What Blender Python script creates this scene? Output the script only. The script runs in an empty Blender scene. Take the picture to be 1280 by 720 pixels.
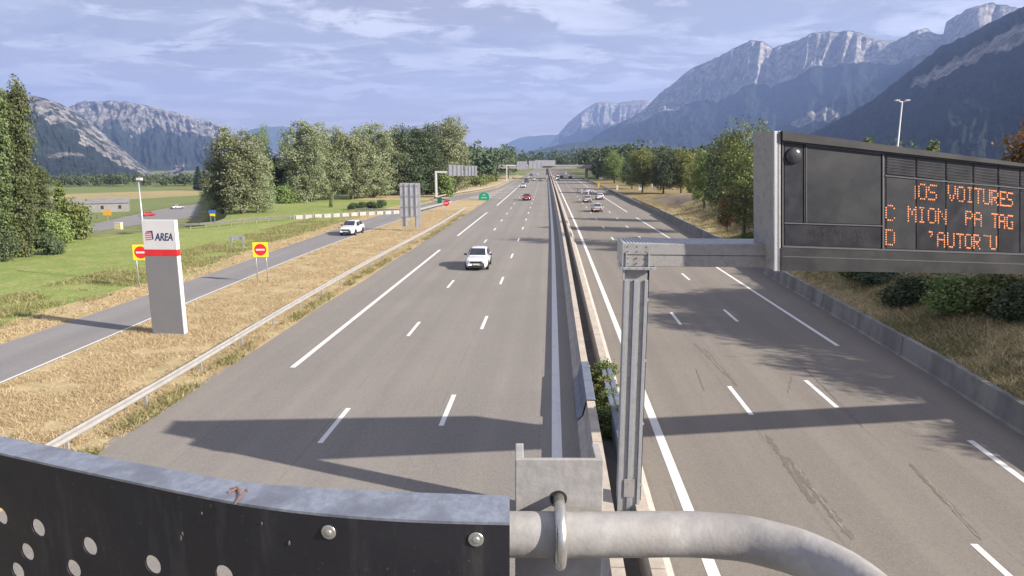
import bpy, math, random
import numpy as np
from mathutils import Vector, Matrix
R = math.radians
sc = bpy.context.scene
COL = sc.collection
rng = np.random.default_rng(7)
random.seed(7)

# ------------------------------------------------------------------ camera
CAM_H, FPX = 8.65, 837.8
PITCH, YAW = R(10.747), R(-3.393)
cam = bpy.data.cameras.new('camera'); camo = bpy.data.objects.new('camera', cam); COL.objects.link(camo)
cam.sensor_width = 36; cam.lens = FPX/1280*36; cam.clip_start = 0.05; cam.clip_end = 60000
camo.location = (0, 0, CAM_H)
camo.rotation_euler = (R(90)-PITCH, 0, -YAW)
sc.camera = camo
# ------------------------------------------------------------------ light
SUN = Vector((0.945*math.cos(R(27.2)), -0.328*math.cos(R(27.2)), math.sin(R(27.2)))).normalized()
sl = bpy.data.lights.new('sun', 'SUN'); slo = bpy.data.objects.new('sun', sl); COL.objects.link(slo)
sl.energy = 4.8; sl.angle = R(0.55); sl.color = (1.0, 0.91, 0.80)
slo.rotation_euler = SUN.to_track_quat('Z', 'Y').to_euler(); slo.location = (60, -20, 60)
w = bpy.data.worlds.new("World"); sc.world = w; w.use_nodes = True
nt = w.node_tree; nt.nodes.clear()
def N(t, tree=None, **k):
    n = (tree or nt).nodes.new(t)
    for a, v in k.items(): setattr(n, a, v)
    return n
out = N('ShaderNodeOutputWorld'); bg = N('ShaderNodeBackground')
sky = N('ShaderNodeTexSky', sky_type='NISHITA', sun_disc=False, sun_elevation=R(27.2), sun_rotation=R(109), altitude=400, air_density=1.0, dust_density=1.2, ozone_density=2.0)
tc = N('ShaderNodeTexCoord'); sp = N('ShaderNodeSeparateXYZ'); nt.links.new(tc.outputs['Generated'], sp.inputs[0])
def M(op, a, b=None, c=None, tree=None, clamp=False):
    t = tree or nt
    n = t.nodes.new('ShaderNodeMath'); n.operation = op; n.use_clamp = clamp
    for i, v in enumerate((a, b, c)):
        if v is None: continue
        if isinstance(v, (int, float)): n.inputs[i].default_value = v
        else: t.links.new(v, n.inputs[i])
    return n.outputs[0]
def maprange(tree, v, a, b, c=0., d=1., smooth=True):
    n = tree.nodes.new('ShaderNodeMapRange'); n.interpolation_type = 'SMOOTHSTEP' if smooth else 'LINEAR'
    tree.links.new(v, n.inputs[0])
    for i, x in enumerate((a, b, c, d)): n.inputs[i+1].default_value = x
    return n.outputs[0]
def mix(tree, f, a, b, blend='MIX'):
    n = tree.nodes.new('ShaderNodeMix'); n.data_type = 'RGBA'; n.blend_type = blend
    for s, v in ((n.inputs[0], f), (n.inputs[6], a), (n.inputs[7], b)):
        if isinstance(v, (int, float)): s.default_value = v
        elif isinstance(v, tuple): s.default_value = (*v, 1) if len(v) == 3 else v
        else: tree.links.new(v, s)
    return n.outputs[2]
def noise(tree, vec, scale, detail=4., rough=.55, dist=0., dim='3D'):
    n = tree.nodes.new('ShaderNodeTexNoise'); n.noise_dimensions = dim
    if vec is not None: tree.links.new(vec, n.inputs['Vector'])
    n.inputs['Scale'].default_value = scale; n.inputs['Detail'].default_value = detail
    n.inputs['Roughness'].default_value = rough; n.inputs['Distortion'].default_value = dist
    return n.outputs[0]
def combine(tree, x, y, z):
    n = tree.nodes.new('ShaderNodeCombineXYZ')
    for s, v in zip(n.inputs, (x, y, z)):
        if isinstance(v, (int, float)): s.default_value = v
        else: tree.links.new(v, s)
    return n.outputs[0]
zz = M('MAXIMUM', sp.outputs[2], 0.0); zd = M('ADD', zz, 0.10)
px_ = M('DIVIDE', sp.outputs[0], zd); py_ = M('DIVIDE', sp.outputs[1], zd)
v1 = combine(nt, px_, M('MULTIPLY', py_, 1.25), 0.0)
n1 = noise(nt, v1, 0.5, 6, .6, .4); n2 = noise(nt, v1, 1.9, 8, .66, .5); n3 = noise(nt, v1, .8, 7, .62, .2)
SKYK = 0.09
veil = maprange(nt, n1, .30, .62)
puff = M('MULTIPLY', maprange(nt, n2, .45, .58), maprange(nt, n1, .38, .54))
skyc = mix(nt, M('MULTIPLY_ADD', veil, .14, .82), sky.outputs[0], (1.95, 1.88, 2.12))      # thin grey-violet altostratus
skyc = mix(nt, M('MULTIPLY', maprange(nt, n3, .50, .66), .55), skyc, (1.38, 1.42, 1.86))
skyc = mix(nt, M('MULTIPLY', puff, .70), skyc, (4.6, 4.6, 5.0))                             # brighter cloud scraps
hz = maprange(nt, zz, 0.03, 0.19, 1, 0)
skyc = mix(nt, M('MULTIPLY', hz, .62), skyc, (3.3, 2.85, 2.7))
nt.links.new(skyc, bg.inputs[0]); bg.inputs[1].default_value = SKYK
nt.links.new(bg.outputs[0], out.inputs[0])
sc.view_settings.view_transform = 'Standard'; sc.view_settings.look = 'None'; sc.view_settings.gamma = 1
sc.view_settings.use_curve_mapping = False; sc.view_settings.exposure = 1.47
sc.cycles.use_denoising = True
sc.cycles.volume_bounces = 0; sc.cycles.max_bounces = 6; sc.cycles.transparent_max_bounces = 8

# ------------------------------------------------------------------ picking points on the site survey
_cp, _sp, _cy, _sy = math.cos(PITCH), math.sin(PITCH), math.cos(YAW), math.sin(YAW)
def ray(px, py):
    u = (px-640)/FPX; v = (py-360)/FPX
    yr = _cp-v*_sp
    return Vector((u*_cy+yr*_sy*1.0, -u*_sy+yr*_cy, -_sp-v*_cp))
def gp(px, py, z=0.):
    d = ray(px, py); t = (z-CAM_H)/d.z
    return Vector((d.x*t, d.y*t, z))
def atY(px, py, Y):
    d = ray(px, py); t = Y/d.y
    return Vector((d.x*t, Y, CAM_H+d.z*t))
def xo(Y):                                   # the motorway drifts a little left far away
    return -0.0088*(math.sqrt((Y-75)**2+900)+(Y-75))/2 + 0.0088*(math.sqrt(75**2+900)-75)/2

# ------------------------------------------------------------------ mesh helpers
class MB:
    def __init__(s): s.v = []; s.f = []; s.m = []; s.cur = 0
    def add(s, vs, fs):
        o = len(s.v); s.v += [tuple(v) for v in vs]; s.f += [tuple(i+o for i in f) for f in fs]; s.m += [s.cur]*len(fs); return s
    def box(s, x0, x1, y0, y1, z0, z1, mat=None):
        vs = [(x, y, z) for z in (z0, z1) for y in (y0, y1) for x in (x0, x1)]
        if mat is not None: vs = [mat @ Vector(v) for v in vs]
        return s.add(vs, [(0, 2, 3, 1), (4, 5, 7, 6), (0, 1, 5, 4), (2, 6, 7, 3), (0, 4, 6, 2), (1, 3, 7, 5)])
    def tube(s, pts, rad, n=10, cap=True):
        pts = [Vector(p) for p in pts]; rads = rad if isinstance(rad, (list, tuple)) else [rad]*len(pts)
        rings = []; up = None
        for i, p in enumerate(pts):
            d = (pts[min(i+1, len(pts)-1)]-pts[max(i-1, 0)]).normalized()
            if up is None: up = Vector((0, 0, 1)) if abs(d.z) < .9 else Vector((1, 0, 0))
            a = d.cross(up).normalized(); b = a.cross(d).normalized(); up = b
            rings.append([p+(a*math.cos(2*math.pi*k/n)+b*math.sin(2*math.pi*k/n))*rads[i] for k in range(n)])
        vs = [v for r in rings for v in r]; fs = []
        for i in range(len(pts)-1):
            for k in range(n): fs.append((i*n+k, i*n+(k+1) % n, (i+1)*n+(k+1) % n, (i+1)*n+k))
        if cap: fs += [tuple(range(n-1, -1, -1)), tuple(range((len(pts)-1)*n, len(pts)*n))]
        return s.add(vs, fs)
    def sweep(s, path, prof, closed=True, cap=True):   # prof: (offset to the right of travel, height)
        path = [Vector(p) for p in path]; n = len(prof); vs = []
        for i, p in enumerate(path):
            d = path[min(i+1, len(path)-1)]-path[max(i-1, 0)]; d.z = 0; d.normalize(); r = Vector((d.y, -d.x, 0))
            vs += [p+r*a+Vector((0, 0, b)) for a, b in prof]
        fs = []; m = n if closed else n-1
        for i in range(len(path)-1):
            for k in range(m): fs.append((i*n+k, (i+1)*n+k, (i+1)*n+(k+1) % n, i*n+(k+1) % n))
        if cap and closed: fs += [tuple(range(n)), tuple(range((len(path)-1)*n, len(path)*n))[::-1]]
        return s.add(vs, fs)
    def prism(s, poly, d):                    # polygon (3-D points) extruded by vector d
        poly = [Vector(p) for p in poly]; d = Vector(d); n = len(poly)
        return s.add(poly+[p+d for p in poly], [tuple(range(n-1, -1, -1)), tuple(range(n, 2*n))]+[(k, (k+1) % n, n+(k+1) % n, n+k) for k in range(n)])
    def mesh(s, name, mats, smooth=False):
        me = bpy.data.meshes.new(name); me.from_pydata(s.v, [], s.f)
        for m in (mats if isinstance(mats, (list, tuple)) else [mats]): me.materials.append(m)
        if any(s.m): me.polygons.foreach_set('material_index', s.m)
        if smooth: me.polygons.foreach_set('use_smooth', [True]*len(me.polygons))
        me.validate(); me.update(); return me
    def build(s, name, mats, parent=None, smooth=False, bevel=0):
        return link(name, s.mesh(name, mats, smooth), parent, bevel)
def link(name, me, parent=None, bevel=0):
    o = bpy.data.objects.new(name, me); COL.objects.link(o)
    if parent is not None: o.parent = parent
    if bevel:
        b = o.modifiers.new('bevel', 'BEVEL'); b.width = bevel; b.segments = 2; b.limit_method = 'ANGLE'; b.angle_limit = R(40)
    return o
def tag(o, label=None, cat=None, group=None, kind=None):
    if label: o['label'] = label
    if cat: o['category'] = cat
    if group: o['group'] = group
    if kind: o['kind'] = kind
    return o
def thing(name, label, cat, loc=(0, 0, 0), rz=0., group=None):
    o = bpy.data.objects.new(name, None); COL.objects.link(o); o.location = loc; o.rotation_euler.z = rz; o.empty_display_size = .3
    return tag(o, label, cat, group)
def copy_tree(o, parent=None):
    c = o.copy(); COL.objects.link(c)
    if parent is not None: c.parent = parent
    for ch in list(o.children): copy_tree(ch, c)
    return c
def npmesh(name, V, F, mats, tint=None):
    me = bpy.data.meshes.new(name); k = F.shape[1]
    me.vertices.add(len(V)); me.vertices.foreach_set('co', np.ascontiguousarray(V, dtype=np.float32).ravel())
    me.loops.add(F.size); me.loops.foreach_set('vertex_index', F.astype(np.int32).ravel())
    me.polygons.add(len(F)); me.polygons.foreach_set('loop_start', np.arange(0, F.size, k, dtype=np.int32)); me.polygons.foreach_set('loop_total', np.full(len(F), k, dtype=np.int32))
    for m in (mats if isinstance(mats, (list, tuple)) else [mats]): me.materials.append(m)
    if tint is not None:
        a = me.attributes.new('tint', 'FLOAT', 'FACE'); a.data.foreach_set('value', tint.astype(np.float32))
    me.update(calc_edges=True); return me
# numpy value noise
def _h(ix, iy, s):
    n = (ix*374761393+iy*668265263+s*1442695041) & 0xffffffff
    n = ((n ^ (n >> 13))*1274126177) & 0xffffffff
    return ((n ^ (n >> 16)) & 0xffff)/65535.
def vn(x, y, s=0):
    x = np.asarray(x, float); y = np.asarray(y, float)
    ix = np.floor(x).astype(np.int64); iy = np.floor(y).astype(np.int64); fx = x-ix; fy = y-iy
    fx = fx*fx*(3-2*fx); fy = fy*fy*(3-2*fy)
    return (_h(ix, iy, s)*(1-fx)+_h(ix+1, iy, s)*fx)*(1-fy)+(_h(ix, iy+1, s)*(1-fx)+_h(ix+1, iy+1, s)*fx)*fy
def fbm(x, y, o=5, s=0, g=.5):
    t = 0; a = 1; q = 0
    for i in range(o): t = t+a*vn(x*2**i, y*2**i, s+i); q += a; a *= g
    return t/q
def sstep(a, b, x):
    t = np.clip((x-a)/(b-a), 0, 1); return t*t*(3-2*t)

# ------------------------------------------------------------------ materials
def newmat(name):
    m = bpy.data.materials.new(name); m.use_nodes = True; t = m.node_tree
    return m, t, t.nodes['Principled BSDF']
def geo(t):
    n = t.nodes.new('ShaderNodeNewGeometry'); return n.outputs['Position']
def objc(t):
    n = t.nodes.new('ShaderNodeTexCoord'); return n.outputs['Object']
def bump(t, b, h, strength=.3, dist=.02):
    n = t.nodes.new('ShaderNodeBump'); n.inputs['Strength'].default_value = strength; n.inputs['Distance'].default_value = dist
    t.links.new(h, n.inputs['Height']); t.links.new(n.outputs[0], b.inputs['Normal'])
def pm(name, c1, c2=None, scale=3., rough=.6, metal=0., bmp=0., fine=None, stretch=None, lo=.35, hi=.65, world=True, spec=.5, dist=.02, mott=.35):
    m, t, b = newmat(name)
    vec = geo(t) if world else objc(t)
    if stretch:
        mp = t.nodes.new('ShaderNodeMapping'); mp.inputs['Scale'].default_value = stretch; t.links.new(vec, mp.inputs[0]); vec = mp.outputs[0]
    c2 = c2 or tuple(x*.8 for x in c1)
    n = noise(t, vec, scale, 6, .6)
    c = mix(t, maprange(t, n, lo, hi), c1, c2)
    nf = noise(t, vec, fine or scale*9, 3, .6)
    c = mix(t, maprange(t, nf, .3, .7, 0, mott), c, tuple(x*.62 for x in c1))
    t.links.new(c, b.inputs['Base Color'])
    b.inputs['Roughness'].default_value = rough; b.inputs['Metallic'].default_value = metal; b.inputs['Specular IOR Level'].default_value = spec
    t.links.new(maprange(t, n, .2, .8, max(rough-.08, .02), min(rough+.1, 1)), b.inputs['Roughness'])
    if bmp: bump(t, b, nf, bmp, dist)
    return m
def dusty(m, sc1, col, amt):
    t = m.node_tree; b = t.nodes['Principled BSDF']; src = b.inputs['Base Color'].links[0].from_socket; v = objc(t)
    mp = t.nodes.new('ShaderNodeMapping'); mp.inputs['Scale'].default_value = (1, 1, .16); t.links.new(v, mp.inputs[0])
    a = maprange(t, noise(t, v, sc1, 3, .75), .66, .72, 0, amt); d = maprange(t, noise(t, mp.outputs[0], sc1*.22, 5, .7), .52, .75, 0, amt*.45)
    t.links.new(mix(t, M('MAXIMUM', a, d, tree=t), src, col), b.inputs['Base Color'])
def emis(name, col, st):
    m, t, b = newmat(name); b.inputs['Base Color'].default_value = (*[c*.3 for c in col], 1)
    b.inputs['Emission Color'].default_value = (*col, 1); b.inputs['Emission Strength'].default_value = st; return m
def asphalt(name, c, c2, stain=.5):
    m, t, b = newmat(name); p = geo(t)
    s = t.nodes.new('ShaderNodeSeparateXYZ'); t.links.new(p, s.inputs[0])
    lanes = noise(t, combine(t, M('MULTIPLY', s.outputs[0], .75, tree=t), M('MULTIPLY', s.outputs[1], .012, tree=t), 0.), 1.0, 4, .6)
    patch = noise(t, p, .09, 5, .6, .4)
    blot = noise(t, p, 1.3, 6, .65)
    fr_ = M('FRACT', M('DIVIDE', M('ADD', s.outputs[0], 7.12+3.54*10, tree=t), 3.54, tree=t), tree=t)
    wt_ = M('ABSOLUTE', M('SUBTRACT', M('ABSOLUTE', M('SUBTRACT', fr_, .5, tree=t), tree=t), .22, tree=t), tree=t)
    trk = M('MULTIPLY', maprange(t, wt_, .03, .13, 1, 0), maprange(t, noise(t, combine(t, M('MULTIPLY', s.outputs[0], .3, tree=t), M('MULTIPLY', s.outputs[1], .03, tree=t), 3.), 1., 4, .6), .35, .65, .25, 1), tree=t)
    jt = M('ABSOLUTE', M('SUBTRACT', M('FRACT', M('ADD', fr_, .08, tree=t), tree=t), .5, tree=t), tree=t)
    jn = M('MULTIPLY', maprange(t, jt, .485, .495), maprange(t, noise(t, p, .35, 5, .7), .42, .6), tree=t)
    grain = noise(t, p, 26., 4, .7); grain2 = noise(t, p, 90., 2, .6)
    col = mix(t, maprange(t, lanes, .36, .64), c, c2)
    col = mix(t, M('MULTIPLY', trk, .34, tree=t), col, tuple(x*.72 for x in c)); col = mix(t, M('MULTIPLY', jn, .45, tree=t), col, tuple(x*.45 for x in c))
    col = mix(t, maprange(t, patch, .42, .66, 0, .45), col, tuple(x*.80 for x in c2))
    col = mix(t, maprange(t, blot, .52, .75, 0, stain), col, tuple(x*.72 for x in c))
    col = mix(t, maprange(t, grain, .40, .60, 0, .40), col, tuple(min(1, x*1.5) for x in c))
    col = mix(t, maprange(t, grain2, .45, .62, 0, .45), col, tuple(x*.5 for x in c))
    t.links.new(col, b.inputs['Base Color']); b.inputs['Roughness'].default_value = .85; b.inputs['Specular IOR Level'].default_value = .25
    bump(t, b, grain2, .35, .01)
    return m
A = {}
A['road'] = asphalt('asphalt_warm_grey', (.222, .206, .187), (.184, .172, .157))
A['roadr'] = asphalt('asphalt_brown_grey', (.205, .185, .160), (.166, .151, .133), .6)
A['slip'] = asphalt('asphalt_slip_road', (.215, .208, .207), (.172, .167, .168))
A['gore'] = asphalt('asphalt_worn_gore', (.29, .26, .235), (.25, .225, .205))
def paint(name, c=(.64, .64, .63)):
    m, t, b = newmat(name); p = geo(t)
    n = noise(t, p, 30., 5, .7); n2 = noise(t, p, 2.0, 4, .6)
    col = mix(t, maprange(t, n, .56, .70, 0, .6), c, (.34, .32, .30)); col = mix(t, maprange(t, n2, .45, .7, 0, .28), col, (.45, .43, .41))
    t.links.new(col, b.inputs['Base Color']); b.inputs['Roughness'].default_value = .7; return m
A['paint'] = paint('road_paint_white')
A['galv'] = pm('galvanised_steel', (.50, .52, .55), (.40, .42, .45), 4, .45, .55, .08, world=False)
A['galvmatt'] = pm('grey_painted_steel', (.345, .335, .325), (.255, .245, .235), 6, .58, .1, .08, fine=40, world=False, mott=.5, lo=.45, hi=.72)
A['railsteel'] = pm('weathered_rail_steel', (.40, .395, .385), (.32, .31, .295), 2.5, .5, .3, .1)
A['chrome'] = pm('zinc_plated_bolt', (.62, .62, .60), (.50, .50, .47), 20, .28, .85, .04, world=False)
A['conc'] = pm('barrier_concrete', (.40, .37, .33), (.30, .28, .26), 1.2, .85, 0, .25, fine=22)
A['conctop'] = pm('barrier_concrete_capping', (.48, .42, .345), (.37, .325, .275), 2.0, .85, 0, .25, fine=25)
A['wallconc'] = pm('retaining_wall_concrete', (.25, .24, .225), (.14, .138, .135), .8, .85, 0, .3, fine=9, stretch=(1, 1, .35))
A['mud'] = pm('median_floor_dirt', (.155, .145, .14), (.10, .095, .09), 1.4, .95, 0, .5)
A['black'] = pm('black_panel_paint', (.008, .008, .013), (.012, .012, .017), 9, .6, 0, .03, world=False)
dusty(A['black'], 90, (.11, .105, .10), .5)
A['vmsblack'] = pm('sign_black_powder_coat', (.013, .013, .016), (.020, .020, .023), 2.0, .5, 0, .03)
A['vmsmod'] = pm('sign_module_face', (.016, .017, .022), (.021, .022, .028), 3., .35, 0, .02)
A['vmspic'] = pm('sign_pictogram_face', (.022, .024, .028), (.027, .029, .032), 1.2, .4, 0, .02)
A['vmsline'] = pm('sign_frame_profile', (.13, .13, .14), (.10, .10, .11), 3, .45, .4)
A['lip'] = pm('worn_aluminium_edge', (.30, .33, .39), (.17, .185, .22), 11, .40, .45, .1, fine=70, world=False, mott=.65, lo=.42, hi=.66)
A['white'] = pm('white_sheet_panel', (.56, .56, .57), (.54, .54, .55), 1.5, .4, mott=.04)
A['totem'] = pm('totem_grey_panel', (.178, .178, .186), (.17, .17, .178), 1.5, .5, mott=.04)
A['red'] = pm('sign_red', (.62, .022, .03), (.52, .02, .025), 3, .45, mott=.08)
A['navy'] = pm('sign_navy', (.02, .025, .11), None, 3, .45)
A['yellow'] = pm('sign_yellow', (.85, .72, .02), (.78, .64, .02), 3, .45)
A['orange'] = pm('sign_orange', (.80, .40, .03), None, 3, .5)
A['blue'] = pm('sign_blue', (.06, .16, .50), None, 3, .5)
A['green'] = pm('marker_green_plastic', (.01, .30, .15), (.01, .22, .11), 3, .4)
A['dgreen'] = pm('dark_green_box', (.01, .13, .06), None, 3, .5)
A['signback'] = pm('sign_back_aluminium', (.48, .48, .50), (.40, .40, .43), 1.2, .5, .35)
A['tyre'] = pm('tyre_rubber', (.018, .018, .018), None, 20, .8, world=False)
A['glass'] = pm('car_glass', (.02, .025, .035), (.035, .04, .05), 2, .08, 0, world=False, spec=.9)
A['trim'] = pm('black_plastic_trim', (.025, .025, .027), None, 10, .5, world=False)
A['lamp'] = pm('headlamp_lens', (.62, .65, .68), (.35, .37, .40), 8, .12, .2, world=False)
A['tail'] = pm('tail_lamp_red', (.40, .012, .012), None, 8, .2, world=False)
A['plate'] = pm('number_plate', (.68, .68, .64), None, 30, .5, world=False)
A['rim'] = pm('alloy_rim', (.48, .48, .49), None, 10, .35, .7, world=False)
def carpaint(n, c, metal=.0):
    m, t, b = newmat(n); nn = noise(t, objc(t), 2.5, 3, .5)
    t.links.new(mix(t, maprange(t, nn, .4, .65), c, tuple(x*.9 for x in c)), b.inputs['Base Color'])
    b.inputs['Roughness'].default_value = .28; b.inputs['Metallic'].default_value = metal; b.inputs['Coat Weight'].default_value = .6; b.inputs['Coat Roughness'].default_value = .05; return m
A['cwhite'] = carpaint('car_paint_white', (.56, .58, .62)); A['csilver'] = carpaint('car_paint_silver', (.50, .50, .52), .5)
A['cred'] = carpaint('car_paint_dark_red', (.26, .012, .03)); A['cblack'] = carpaint('car_paint_black', (.02, .02, .025)); A['cgrey'] = carpaint('car_paint_grey', (.20, .20, .22), .3)
A['cbright'] = carpaint('car_paint_bright_red', (.50, .02, .015))
A['roof'] = pm('roof_tiles', (.30, .12, .08), (.22, .10, .07), 1, .8); A['render'] = pm('pale_wall_render', (.48, .45, .42), (.40, .38, .36), .6, .85)
A['lens'] = pm('dark_lens', (.07, .07, .075), (.05, .05, .055), 8, .25, .2)
dusty(A['galvmatt'], 45, (.17, .14, .11), .6)
A['orangeled'] = emis('amber_led', (1.0, .26, .06), .46)
A['dimled'] = emis('dim_amber_led', (.8, .28, .12), .22)
A['bark'] = pm('bark', (.12, .10, .085), (.07, .06, .05), 6, .9, 0, .6, world=False, stretch=(1, 1, .25))
A['barkpale'] = pm('pale_bark', (.22, .20, .17), (.14, .12, .10), 5, .9, 0, .5, world=False, stretch=(1, 1, .25))
def leafmat(name, cols, trans=.25):
    m, t, b = newmat(name)
    a = t.nodes.new('ShaderNodeAttribute'); a.attribute_name = 'tint'
    oi = t.nodes.new('ShaderNodeObjectInfo')
    r = t.nodes.new('ShaderNodeValToRGB'); e = r.color_ramp.elements
    e[0].position = 0; e[0].color = (*cols[0], 1); e[1].position = 1; e[1].color = (*cols[-1], 1)
    for i, c in enumerate(cols[1:-1]): k = e.new((i+1)/(len(cols)-1)); k.color = (*c, 1)
    t.links.new(a.outputs['Fac'], r.inputs[0])
    hs = t.nodes.new('ShaderNodeHueSaturation'); t.links.new(r.outputs[0], hs.inputs['Color'])
    t.links.new(M('MULTIPLY_ADD', oi.outputs['Random'], .035, .4825, tree=t), hs.inputs['Hue']); t.links.new(M('MULTIPLY_ADD', oi.outputs['Random'], .4, .8, tree=t), hs.inputs['Value'])
    t.links.new(hs.outputs[0], b.inputs['Base Color']); b.inputs['Roughness'].default_value = .6; b.inputs['Specular IOR Level'].default_value = .3
    tr = t.nodes.new('ShaderNodeBsdfTranslucent'); t.links.new(hs.outputs[0], tr.inputs[0])
    mx = t.nodes.new('ShaderNodeMixShader'); mx.inputs[0].default_value = trans
    t.links.new(b.outputs[0], mx.inputs[1]); t.links.new(tr.outputs[0], mx.inputs[2]); t.links.new(mx.outputs[0], t.nodes['Material Output'].inputs[0]); return m
A['lf_pop'] = leafmat('leaves_poplar_silver', [(.165, .195, .095), (.24, .275, .15), (.33, .36, .23)])
A['lf_green'] = leafmat('leaves_green', [(.100, .140, .040), (.16, .205, .065), (.24, .27, .10)])
A['lf_lomb'] = leafmat('leaves_columnar', [(.075, .105, .040), (.115, .150, .060), (.17, .20, .095)])
A['lf_dark'] = leafmat('leaves_dark', [(.055, .080, .040), (.085, .115, .058), (.13, .16, .08)])
A['lf_lime'] = leafmat('leaves_yellow_green', [(0.121, 0.149, 0.039), (0.189, 0.216, 0.061), (0.27, 0.284, 0.105)])
A['lf_rust'] = leafmat('leaves_rusty', [(0.08, 0.056, 0.021), (0.16, 0.072, 0.026), (0.208, 0.112, 0.052)])
A['lf_con'] = leafmat('needles_dark', [(0.014, 0.031, 0.028), (0.024, 0.046, 0.037), (0.036, 0.06, 0.047)], .1)
A['straw'] = leafmat('dry_grass_blades', [(.35, .275, .15), (.51, .415, .245), (.66, .56, .37)], .3)
A['blade'] = leafmat('green_grass_blades', [(.16, .19, .06), (.27, .26, .11), (.44, .38, .20)], .3)
def groundmat(name, cols, s1, s2, thr=(.4, .6), bm=.6):
    m, t, b = newmat(name); p = geo(t)
    a = noise(t, p, s1, 6, .62, .3); c = noise(t, p, s2, 5, .65); d = noise(t, p, s2*7, 3, .7)
    col = mix(t, maprange(t, a, *thr), cols[0], cols[1]); col = mix(t, maprange(t, c, .42, .66, 0, .75), col, cols[2])
    col = mix(t, maprange(t, d, .42, .62, 0, .55), col, tuple(x*.55 for x in cols[0]))
    t.links.new(col, b.inputs['Base Color']); b.inputs['Roughness'].default_value = .95; b.inputs['Specular IOR Level'].default_value = .1
    bump(t, b, d, bm, .06); return m
A['meadow'] = groundmat('meadow_grass', [(.185, .250, .070), (.235, .280, .090), (.32, .31, .135)], .045, .5)
A['verge'] = groundmat('dry_verge_grass', [(.43, .34, .19), (.34, .27, .15), (.49, .41, .26)], .35, 1.6)
A['field_green'] = groundmat('field_green', [(.16, .20, .075), (.18, .215, .085), (.16, .18, .08)], .02, .2)
A['field_tan'] = groundmat('field_stubble', [(.34, .28, .14), (.29, .25, .12), (.38, .31, .17)], .02, .2)
A['valley'] = groundmat('valley_floor', [(.16, .19, .07), (.23, .22, .105), (.11, .135, .06)], .006, .03, (.42, .58))
A['bank'] = groundmat('dry_bank_grass', [(.25, .195, .10), (.19, .155, .075), (.32, .26, .14)], .22, 1.3)
A['mulch'] = groundmat('bare_bank_mulch', [(.20, .16, .12), (.24, .19, .14), (.16, .13, .10)], .3, 1.5)

# ------------------------------------------------------------------ ground, roads
HAZE = 13000
ZL = -8.6
def ground_h(X, Y):                          # the motorway runs on a bank; the side road and fields on the left lie lower
    r_ = np.hypot(X, Y); a_ = np.arctan2(-X, np.maximum(Y, .1))
    return -.03+ZL*sstep(.460, .478, a_)*sstep(88, 112, r_)-26*sstep(560, 900, r_)*sstep(.10, .34, a_)
gx = np.concatenate([[-12800, -9000, -6000, -4000, -3000, -2200, -1600, -1200], np.linspace(-1000, -305, 60), np.linspace(-300, 100, 81), [300, 800, 2000, 4000, 8000, 12800]])
gyv = np.concatenate([[-12800, -6000, -2000, -600, -200], np.linspace(0, 300, 61), np.linspace(310, 1000, 60), [1200, 1600, 2200, 3000, 4000, 6000, 9000, 12800]])
GYY, GXX = np.meshgrid(gyv, gx, indexing='ij'); V = np.stack([GXX, GYY, ground_h(GXX, GYY)], -1).reshape(-1, 3); nx = len(gx)
ii = (np.arange(len(gyv)-1)[:, None]*nx+np.arange(nx-1)[None]).ravel()
tag(link('ground', npmesh('ground', V, np.stack([ii, ii+1, ii+1+nx, ii+nx], -1), A['valley'])), kind='structure')
def strip(name, left, right, z, m, kind='structure', parent=None):
    n = len(left); V = [(p[0], p[1], z) for p in left]+[(p[0], p[1], z) for p in right]
    o = MB().add(V, [(i, n+i, n+i+1, i+1) for i in range(n-1)]).build(name, m, parent)
    if kind and parent is None: tag(o, kind=kind)
    return o
YS = [-40, -20, 0] + list(range(10, 200, 5)) + list(range(200, 900, 20))
slipR = [(-20.6, -20), (-21.0, 10)] + [tuple(gp(*q).xy) for q in ((0, 484), (60, 450), (130, 423), (183, 402), (280, 360), (400, 310), (500, 275), (580, 248))]
slipL = [(-26.4, -20), (-26.2, 10)] + [tuple(gp(*q).xy) for q in ((0, 432), (70, 402), (150, 383), (230, 355), (310, 325), (390, 297), (430, 283), (500, 262), (560, 248))]
def interp(pts, Y):
    pts = sorted(pts, key=lambda p: p[1]); return float(np.interp(Y, [p[1] for p in pts], [p[0] for p in pts]))
def smooth(pts, Y, r=14):
    return sum(interp(pts, Y+k*r/4) for k in range(-4, 5))/9
slipR += [(-17.3, 186), (-14.0+xo(240), 240), (-13.5+xo(900), 900)]
slipL += [(-25.5, 165), (-20.9, 190), (-17.4, 215), (-14.6+xo(300)-1.5, 300), (-15.2+xo(900), 900)]
SR = lambda Y: smooth(slipR, Y); SL = lambda Y: smooth(slipL, Y)
strip('meadow', [(-110, -40), (-87, 10), (-78, 40), (-64, 60), (-52, 74), (-47, 88), (-50, 100), (-65, 135), (-72, 160), (-60, 230)], [(-13, -40), (-13, 10), (-13, 40), (-13, 60), (-13, 74), (-13, 88), (-13, 100), (-14, 135), (-14, 160), (-14+xo(230), 230)], .0, A['meadow'])
strip('verge', [(SL(Y)-2.6-1.0*math.sin(Y*.21)-.6*math.sin(Y*.063+1), Y) for Y in YS if Y <= 240], [(-13.2+xo(Y), Y) for Y in YS if Y <= 240], .005, A['verge'])
strip('far_verge', [(-40+xo(Y)-5*math.sin(Y*.05), Y) for Y in range(150, 420, 15)], [(-13.2+xo(Y), Y) for Y in range(150, 420, 15)], .002, A['verge'])
slip = strip('slip_road', [(SL(Y), Y) for Y in YS if Y < 330], [(SR(Y), Y) for Y in YS if Y < 330], .012, A['slip'])
gy = [150, 165, 180, 200, 220, 240, 260]
strip('gore', [(SR(Y)-.05, Y) for Y in gy], [(-11+xo(Y), Y) for Y in gy], .016, A['gore'])
lc = strip('left_carriageway', [(-13.75+xo(Y)+.1*math.sin(Y*.9), Y) for Y in YS], [(1.05+xo(Y), Y) for Y in YS], .020, A['road'])
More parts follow.
